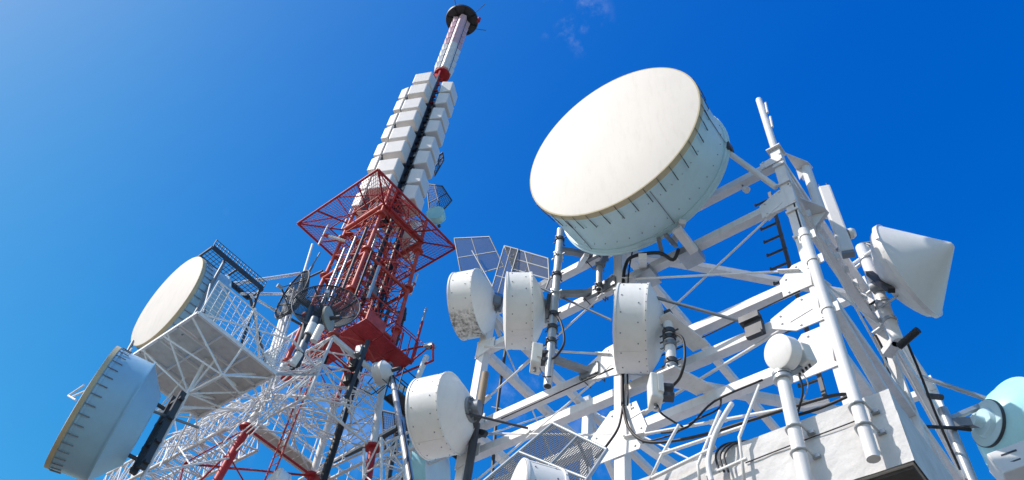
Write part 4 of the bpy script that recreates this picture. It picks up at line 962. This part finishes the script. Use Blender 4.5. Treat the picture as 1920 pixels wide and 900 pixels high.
# ------------------------------------------------------------------ white service platform with its two big dishes
PZ = 14.3; px0, px1, py0, py1 = -19.45, -16.10, 5.30, 7.95
PF = thing("service_platform", (-17.8, 6.6, PZ), "white platform of grey planks on a fan of struts, left of the lattice tower", "platform")
for i in range(4):
    for j in range(3):
        w_, d_ = (px1 - px0) / 4, (py1 - py0) / 3
        MB().abox(px0 + i * w_ + 0.022, px0 + (i + 1) * w_ - 0.022, py0 + j * d_ + 0.018, py0 + (j + 1) * d_ - 0.018, PZ, PZ + 0.04).build("floor_panel", "plank", PF)
for (a, b) in (((px0, py0), (px1, py0)), ((px1, py0), (px1, py1)), ((px1, py1), (px0, py1)), ((px0, py1), (px0, py0))):
    MB().bar((*a, PZ - 0.04), (*b, PZ - 0.04), 0.07, 0.09).build("edge_beam", "lattice", PF)
for i in range(1, 4):
    x = px0 + i * (px1 - px0) / 4; MB().bar((x, py0, PZ - 0.05), (x, py1, PZ - 0.05), 0.05, 0.07).build("joist", "grey_white", PF)
for j in (1, 2):
    y = py0 + j * (py1 - py0) / 3; MB().bar((px0, y, PZ - 0.051), (px1, y, PZ - 0.051), 0.045, 0.06).build("joist", "grey_white", PF)
nodes = [V((-18.75, 6.55, 13.1)), V((-17.35, 6.55, 13.1)), V((-16.0, 6.6, 13.1))]
def ps(a, b, r=0.027): MB().tube(a, b, r, 8).build("strut", "lattice", PF)
for a, b in zip(nodes, nodes[1:]): ps(a, b, 0.045)
for i, nd in enumerate(nodes):
    for x in (px0 + i * 0.95, px0 + (i + 0.8) * 1.05 + 0.2):
        for y in (py0, py1): ps(nd, V((min(max(x, px0), px1), y, PZ - 0.08)))
    ps(nd, V((nd.x + 0.4, 6.62, PZ - 0.08)), 0.028)
for nd, (k, z) in ((nodes[0], (0, 17.0)), (nodes[2], (0, 17.2)), (nodes[2], (1, 17.4)), (nodes[1], (0, 17.1))): ps(nd, corner(k, z), 0.035)
for x, k, z in ((px0, 0, 17.3), (-17.8, 0, 17.5), (px1, 1, 17.2), (px1, 0, 17.6), (px1, 1, 17.2), (-17.0, 0, 17.2)): ps(V((x, py1, PZ - 0.05)), corner(k, z), 0.032)
ps(V((px1, py1, 15.6)), corner(1, 17.4), 0.04); ps(V((px1, 6.6, 15.6)), corner(0, 17.4), 0.04)
# railing of bars on the right edge and back edge
fz = 15.55
MB().wires([(px1, py0 + 0.05, PZ + 0.05), (px1, py1, PZ + 0.05), (px1, py1, fz), (px1, py0 + 0.05, fz)], 13, 8, 0.010).build("railing", "lattice", PF)
MB().wires([(px1, py1, PZ + 0.05), (-17.4, py1, PZ + 0.05), (-17.4, py1, fz), (px1, py1, fz)], 8, 8, 0.010).build("railing", "lattice", PF)
for a, b in (((px1, py0 + .05, fz), (px1, py1, fz)), ((px1, py1, fz), (-17.4, py1, fz)), ((px1, py0 + .05, PZ), (px1, py0 + .05, fz)), ((px1, py1, PZ), (px1, py1, fz + 0.3)), ((px1, 6.6, PZ), (px1, 6.6, fz)), ((px1, py0 + .05, fz), (px1, py1, PZ)), ((px1, py0 + .05, PZ), (px1, py1, fz)), ((px1, 6.6, fz), (px1 - 0.9, 6.6, PZ + .1)), ((px1, py0 + 0.1, PZ + 0.1), (px1 - 0.5, py0 + 0.05, fz + 0.2)), ((px0, py0, PZ), (px0, py0, PZ + 0.5))):
    MB().tube(a, b, 0.021, 8).build("railing_bar", "lattice", PF)

def big_drum(C, az, el, R, L, label, cone=None, back=0.4, mat="blue"):
    C = V(C); ax = heading(az, el); t = thing("dish_antenna", C, label, "antenna", None)
    MB().lathe(C, ax, [[(0.012, R), (0.04, R * 0.8), (0.06, R * 0.4), (0.065, 0)]], 96).build("radome", "radome", t)
    MB().lathe(C, ax, [[(0.012, R), (0.008, R + 0.022)], [(0.008, R + 0.022), (-0.10, R + 0.022)], [(-0.10, R + 0.022), (-0.10, R)]], 96).build("radome_hem", "hem", t)
    m = MB(); m.lathe(C, ax, [[(-0.06, R), (-L, R * 0.99)], [(-0.13, R + 0.012), (-0.18, R + 0.012)], [(-0.18, R + 0.012), (-0.18, R)], [(-0.13, R + 0.012), (-0.13, R)], [(-L + 0.04, R + 0.03), (-L, R + 0.03)], [(-L + 0.04, R + 0.03), (-L + 0.04, R * 0.98)], [(-L, R + 0.03), (-L, R * 0.96)]], 96); m.build("shroud", mat, t)
    if cone:
        x, r = cone; m = MB(); m.lathe(C, ax, [[(-L, R * 0.985), (-L - x, r)], [(-L - x, r), (-L - x - 0.02, r * 0.4)], [(-L - x - 0.02, r * 0.4), (-L - x - 0.02, 0)]], 96); m.build("back_cone", mat, t)
    else:
        MB().lathe(C, ax, [[(-L, R * 0.985)] + [(-L - back * (1 - (k / 8) ** 2), R * 0.985 * k / 8) for k in range(7, -1, -1)]], 80).build("back_dish", "teal", t)
    d, s, u = frame_of(ax)
    for k in range(40):
        a = 2 * math.pi * (k + .3) / 40; q = s * math.cos(a) + u * math.sin(a)
        m = MB(); m.tube(C - d * 0.12 + q * (R + 0.03), C - d * 0.36 + q * (R + 0.012), 0.012, 6); m.build("tension_clip", "grey", t)
    return t, ax
L1, l1a = big_drum((-18.716, 5.2, 16.245), 269.2, -6.0, 1.5, 1.0, "big cream-faced drum dish with blue side standing on the white service platform")
L2, l2a = big_drum((-17.853, 4.629, 11.53), 250.7, 0.0, 1.5, 0.95, "big blue drum dish seen edge-on below the platform, ochre rim", cone=(0.5, 0.85))
# supports of the upper dish
for a, b in (((-18.9, 6.3, 16.2), (-18.9, 6.5, PZ + 0.05)), ((-18.2, 6.3, 16.2), (-18.2, 6.5, PZ + 0.05)), ((-18.55, 6.4, 16.9), (-18.55, 7.6, PZ + 0.05))): MB().tube(a, b, 0.06, 10).build("support_leg", "grey", L1)
MB().tube((-17.15, 5.55, 17.2), (-17.15, 5.6, PZ), 0.05, 10).build("support_leg", "grey", L1)
MB().tube(atY(250, 640, 5.3), atY(232, 672, 5.3), 0.05, 8).build("support_leg", "grey", L1)
# mount of the lower dish: two dark channels hung from the platform
e = V((-17.853, 4.629, 11.53)) - l2a * 1.55
for off in (-0.16, 0.2):
    c = e + V((off, 0.25, 0)); MB().bar(c + V((0, 0, 1.35)), c + V((0, 0, -0.95)), 0.10, 0.16, (0, 1, 0)).build("mount_channel", "dark", L2)
for z in (-0.8, -0.2, 0.5, 1.1): MB().bar(e + V((-0.3, 0.25, z)), e + V((0.34, 0.25, z)), 0.12, 0.08).build("cross_clamp", "dark", L2)
MB().tube(e + V((0, 0.1, 0.8)) , V((-17.853, 4.629, 11.53)) - l2a * 0.98 + V((0.2, 0, 0.75)), 0.05, 8).build("side_strut", "dark", L2)
MB().tube(e + V((0, 0.1, -0.7)), V((-17.853, 4.629, 11.53)) - l2a * 1.4 + V((0, 0, -0.7)), 0.05, 8).build("side_strut", "dark", L2)
MB().tube(atY(262, 762, 5.6), atY(372, 802, 7.2), 0.035, 8).build("side_strut", "grey", L2)
hp = V((e.x + 0.05, e.y + 0.42, 0)); HP = thing("hanger_pole", (hp.x, hp.y, 10.4), "white steel pole behind the dark channels of the edge-on blue dish", "pole")
MB().tube((hp.x, hp.y, PZ - 0.05), (hp.x, hp.y, 10.3), 0.045, 12).build("pipe", "lattice", HP)
for z in (10.6, 12.6): MB().tube((hp.x, hp.y, z), corner(0, z + 4.4), 0.035, 8).build("stay", "lattice", HP)
BRK = thing("white_bracket", atY(140, 745, 4.6), "small white angled bracket poking out left of the edge-on blue dish", "bracket")
for a, b in (((128, 742), (158, 722)), ((128, 742), (142, 750)), ((135, 744), (160, 733))): MB().tube(atY(*a, 5.2), atY(*b, 5.2), 0.03, 6).build("bar", "lattice", BRK)
WS = thing("white_stub", atY(222, 668, 5.3), "little white hooked pipe at the platform's left corner", "pipe")
MB().path([atY(216, 685, 5.3), atY(220, 668, 5.3), atY(227, 661, 5.35), atY(230, 668, 5.4)], 0.035, 8, 4).build("pipe", "lattice", WS)
# web of thin white bars between the platform, the tube mast and the tower's white band
WB_ = thing("strut_web", (-19.6, 10.6, 16.5), "tangled web of thin white struts between the service platform and the lattice tower", "truss")
rw = random.Random(11)
hub = [corner(0, 17.4), corner(0, 17.9), corner(0, 18.4), corner(1, 17.4), corner(1, 18.0)]
webs = Many("strut", WB_, 99)
for i in range(28):
    a = hub[i % 5]; b = V((rw.uniform(-19.4, -16.2), rw.uniform(7.6, 9.2), rw.uniform(13.4, 16.2)))
    webs.put(lambda m: m.tube(a, b, rw.choice((0.016, 0.02, 0.026)), 6), "lattice")
for i in range(41):          # inside the white band: criss-cross from face to face
    z0 = rw.uniform(16.4, 17.8); k = rw.randrange(4)
    a = corner(k, z0).lerp(corner((k + 1) % 4, z0), rw.random()); z1 = z0 + rw.uniform(-0.4, 1.0)
    b = corner((k + 2) % 4, z1).lerp(corner((k + 1) % 4, z1), rw.random())
    webs.put(lambda m: m.tube(a, b, rw.choice((0.016, 0.02, 0.024)), 6), "lattice")
for i in range(30):          # legs of the web reaching back to the boom
    x = rw.uniform(-26.0, -21.8); a = V((x, 10.0, rw.choice((16.2, 17.3)))); b = V((min(x + rw.uniform(1.0, 5.0), -16.4), rw.uniform(7.9, 9.8), rw.uniform(14.3, 16.8)))
    webs.put(lambda m: m.tube(a, b, rw.choice((0.016, 0.022, 0.03)), 6), "lattice")
webs.done("more_struts")
# dark grating above the upper dish
GZ = 18.0
DG = thing("dark_grating", (-18.0, 6.2, GZ), "dark steel grating behind the top of the cream-faced drum dish", "platform")
gx0, gx1, gy0, gy1 = -18.42, -17.72, 5.2, 7.2
MB().wires([(gx0, gy0, GZ), (gx1, gy0, GZ), (gx1, gy1, GZ), (gx0, gy1, GZ)], 5, 16, 0.012).build("grating", "dark", DG)
for x in (gx0, gx1): MB().bar((x, gy0, GZ + .02), (x, gy1, GZ + .02), 0.05, 0.16).build("side_beam", "dark", DG)
for y in (gy0, gy1, 6.2): MB().bar((gx0, y, GZ), (gx1, y, GZ), 0.06, 0.08).build("cross_beam", "dark", DG)
MB().wires([(gx1, gy0, GZ + .1), (gx1, gy1, GZ + .1), (gx1, gy1, GZ + 0.35), (gx1, gy0, GZ + 0.35)], 16, 2, 0.014).build("kick_rail", "dark", DG)
for (x, y) in ((gx1, 5.7), (gx1, 7.1)): MB().tube((x, y, GZ), (x + 0.5, y + 0.2, PZ + 0.1), 0.045, 8).build("post", "dark", DG)
MB().tube((gx0 + .1, gy1, GZ), corner(0, 18.0), 0.05, 8).build("arm", "dark", DG)
# tie poles between platform and tower
def pole(a, b, r, label, mat="lattice", name="tie_pole"): return tag(MB().tube(a, b, r, 10).build(name, mat), label, "pole")
pole(atY(432, 533, 6.6), atY(562, 513, 9.4), 0.06, "long white tie pole from the service platform to the white tube mast")
pole(atY(452, 551, 6.8), atY(532, 551, 9.2), 0.045, "short white tie pole just below the long one left of the tube mast")
pole(atY(472, 556, 6.9), atY(524, 587, 9.2), 0.045, "half-shaded tie pole slanting down to the white tube mast", "lattice")
pole(atY(524, 586, 9.2), atY(570, 612, 10.2), 0.05, "dark tie pole behind the white tube mast", "dark")
pole(atY(495, 665, 9.4), atY(562, 618, 10.8), 0.07, "white horizontal pole behind the foot of the tube mast")
WMA = thing("tube_mast", atY(508, 655, 9.2), "slender mast of three white tubes left of the lattice tower", "mast")
for a, b, r in (((500, 690), (547, 533), 0.075), ((512, 690), (552, 540), 0.05), ((505, 700), (540, 560), 0.05)): MB().tube(atY(*a, 9.2), atY(*b, 9.25), r, 12).build("tube", "lattice", WMA)
for x, y in ((508, 663), (519, 626), (531, 588), (541, 553)): MB().bar(atY(x - 5, y, 9.15), atY(x + 9, y + 2, 9.3), 0.12, 0.12).build("collar", "lattice", WMA)
pole(atY(526, 655, 8.9), atY(586, 458, 8.9), 0.045, "tall thin white whip pole rising left of the red tower head", name="whip_pole")
pole(atY(548, 560, 8.95), atY(600, 474, 9.2), 0.028, "thin grey rod antenna right of the tall white whip pole", "grey", "rod_antenna")
pole(atY(562, 545, 8.95), atY(588, 497, 9.2), 0.022, "second thin grey rod, shorter, right of the tall white whip pole", "grey", "rod_antenna")
pole(atY(552, 532, 9.0), atY(605, 508, 9.0), 0.04, "dark cross arm holding the two thin grey rods", "dark", "antenna_boom")
# mesh paraboloid dishes
def mesh_dish(C, az, el, R, depth, label, nr=26, ns=110):
    C = V(C); ax = heading(az, el); d, s, u = frame_of(ax); t = thing("mesh_dish", C, label, "antenna", "dark mesh dishes beside the lattice tower")
    def pt(r, a): return C + (s * math.cos(a) + u * math.sin(a)) * r - d * depth * (1 - (r / R) ** 2)
    m = MB()
    for i in range(3, nr): m.path([pt(R * i / nr, 2 * math.pi * k / 40) for k in range(41)], 0.0095, 4, 0)
    for k in range(ns): m.path([pt(R * f, 2 * math.pi * k / ns) for f in (0.15, 0.4, 0.6, 0.8, 1.0)], 0.0095, 4, 0)
    m.build("wire_mesh", "mesh", t)
    MB().path([pt(R, 2 * math.pi * k / 48) for k in range(49)], 0.028, 6, 0).build("rim", "dark", t)
    for k in range(8): MB().path([pt(R * f, 2 * math.pi * (k + .2) / 8) for f in (0.08, 0.4, 0.7, 1.0)], 0.03, 6, 0).build("rib", "dark", t)
    MB().tube(pt(0.0, 0) + d * 0.02, pt(0, 0) - d * 0.3, 0.14, 12).build("hub", "dark", t)
    for k in range(3): MB().tube(pt(R * 0.8, 2 * math.pi * k / 3 + .5), C + d * 0.45, 0.018, 6).build("feed_leg", "dark", t)
    MB().tube(C + d * 0.4, C + d * 0.6, 0.07, 10).build("feed", "galv", t)
mesh_dish(atY(612, 574, 9.0), 318, 5, 1.06, 0.40, "round dark mesh dish in front of the red tower head")
mesh_dish(atY(548, 552, 8.6), 262, -4, 0.95, 0.38, "dark mesh dish seen from the side left of the round mesh dish")
simple_dish(atY(614, 598, 8.4), 205, -4, 0.36, 0.05, "flat olive grey disc in front of the round mesh dish", "olive", 0.04, "disc_antenna", "olive")
MP = thing("equipment_pole", atY(545, 690, 8.8), "dark pole loaded with white and black canisters below the mesh dishes", "pole")
a, b = atY(548, 690, 8.8), atY(583, 575, 8.8)
MB().tube(a, b, 0.09, 12).build("pole", "mesh", MP)
for f, r, mt, off in ((0.12, 0.17, "dark", 0.1), (0.30, 0.16, "grey", 0.14), (0.42, 0.13, "dark", 0.22), (0.55, 0.2, "drum", 0.3), (0.66, 0.16, "grey", 0.3)):
    c = a.lerp(b, f) + V((off, 0.05, 0)); MB().tube(c - V((0, 0, 0.22)), c + V((0, 0, 0.22)), r * 0.75, 12).build("canister", mt, MP)
for (x0, y0, x1, y1) in ((548, 684, 562, 662), (588, 640, 602, 612)): MB().tube(atY(x0, y0, 8.6), atY(x1, y1, 8.6), 0.11, 12).build("canister", "drum", MP)
MP2 = thing("equipment_pole", atY(655, 712, 11.6), "dark pole with black radios left of the little white drum dish", "pole")
a, b = atY(650, 745, 11.6), atY(690, 640, 11.6)
MB().tube(a, b, 0.09, 12).build("pole", "dark", MP2)
for f in (0.3, 0.55, 0.8): c = a.lerp(b, f) + V((-0.12, -0.1, 0)); MB().box(c, (0.12, 0.04, 0), (-0.04, 0.12, 0), (0, 0, 0.2)).build("radio", "black" if f < 0.7 else "grey", MP2, 0.02)

# ------------------------------------------------------------------ white truss booms and walkways around the white band
def truss(p0, p1, w_, h_, pitch, label, name="truss_boom", mat="lattice", rc=0.05, rl=0.028):
    p0, p1 = V(p0), V(p1); d, s, u = frame_of(p1 - p0); t = thing(name, p0, label, "truss"); n = int((p1 - p0).length / pitch)
    cs = [s * a * w_ / 2 + u * b * h_ / 2 for a, b in ((-1, -1), (1, -1), (1, 1), (-1, 1))]
    for c in cs: MB().tube(p0 + c, p1 + c, rc, 8).build("chord", mat, t)
    L = Many("lacing", t, 96)
    for i in range(n):
        a, b = p0.lerp(p1, i / n), p0.lerp(p1, (i + 1) / n)
        for k in range(4):
            j = (k + 1) % 4
            x, y = (a + cs[k], b + cs[j]) if (i + k) % 2 else (a + cs[j], b + cs[k])
            L.put(lambda m: m.tube(x, y, rl, 6), mat)
            q, r_ = b + cs[k], b + cs[j]
            L.put(lambda m: m.tube(q, r_, rl * 0.9, 6), mat)
    L.done("more_lacing"); return t
truss((-21.7, 10.55, 16.75), (-29.6, 10.55, 16.75), 1.35, 1.15, 0.48, "dense white truss boom running out left from the lattice tower at the lower edge", rc=0.06)
truss((-17.6, 13.2, 16.0), (-17.3, 15.4, 8.5), 0.9, 0.9, 0.8, "white lattice post right of the lattice tower's white band", "lattice_post", rc=0.045)
truss((-18.6, 14.2, 16.4), (-15.2, 14.2, 16.4), 0.9, 0.8, 0.75, "short white truss crossing behind the lowest full drum antenna")
pole(atY(731, 683, 12.8), atY(770, 905, 11.4), 0.10, "pale leaning pole with a black cable, left of the lowest full drum antenna", "galv", "leaning_pole")
tag(MB().path([atY(734, 684, 12.68), atY(745, 745, 12.3), atY(757, 815, 11.8), atY(772, 905, 11.28)], 0.035, 6).build("pole_cable", "black"), "black cable taped along the pale leaning pole", "cable")
pole(atY(715, 710, 13.0), atY(760, 730, 13.4), 0.09, "white pole stub with a pale collar below the red flange", "drum")
def walkway(x0, x1, y0, y1, z, n, label, mat="plank", rail="lattice"):
    t = thing("walkway", ((x0 + x1) / 2, (y0 + y1) / 2, z), label, "walkway")
    for i in range(n):
        a = y0 + (y1 - y0) * i / n; MB().abox(x0, x1, a + 0.01, a + (y1 - y0) / n - 0.01, z, z + 0.04).build("plank", mat, t)
    for x in (x0, x1):
        MB().bar((x, y0, z - 0.03), (x, y1, z - 0.03), 0.05, 0.09).build("edge_beam", rail, t)
        for h in (0.5, 1.0): MB().tube((x, y0, z + h), (x, y1, z + h), 0.022, 6).build("rail", rail, t)
        for i in range(7): y = y0 + (y1 - y0) * i / 6; MB().tube((x, y, z), (x, y, z + 1.0), 0.022, 6).build("post", rail, t)
    return t
walkway(-21.9, -21.25, 10.4, 15.6, 16.75, 14, "grey planked walkway with white rails along the left face of the lattice tower")
DW = walkway(-17.2, -16.6, 12.4, 16.5, 17.3, 12, "dark grated walkway behind the white lattice post", "dark", "dark")
for (a, b, r, lb, mt) in (((605, 905), (760, 828), 0.06, "white diagonal bar low behind the lattice post", "lattice"), ((560, 900), (740, 800), 0.045, "thin white bar crossing the lattice tower's lower right", "lattice")):
    pole(atY(*a, 14.0), atY(*b, 14.2), r, lb, mt, "cross_bar")
simple_dish(atY(822, 888, 15.5), 25, 0, 1.3, 0.7, "pale blue drum dish behind the lowest full drum antenna", "cyan")
simple_dish(atY(506, 903, 8.6), 262, 10, 0.40, 0.3, "cream round dish cut off by the lower edge below the red leg flange", "drum", face="radome")
mesh_panel([atY(716, 770, 15.2), atY(760, 780, 15.2), atY(768, 850, 15.6), atY(722, 845, 15.6)], 12, 16, "dark mesh panel between the leaning pole and the lowest full drum antenna", r=0.012, fr=0.05, mat="dark", frame_mat="dark")

for (a, b, y, r, lb) in (((603, 874), (700, 830), 15.0, 0.10, "thick dark tube low behind the lattice tower's white band"), ((690, 835), (748, 800), 15.2, 0.12, "second thick dark tube, nearer the leaning pole, behind the lattice post"), ((728, 895), (752, 770), 15.6, 0.12, "dark upright tube between the leaning pole and the pale blue drum dish")):
    pole(atY(*a, y), atY(*b, y), r, lb, "dark", "dark_tube")
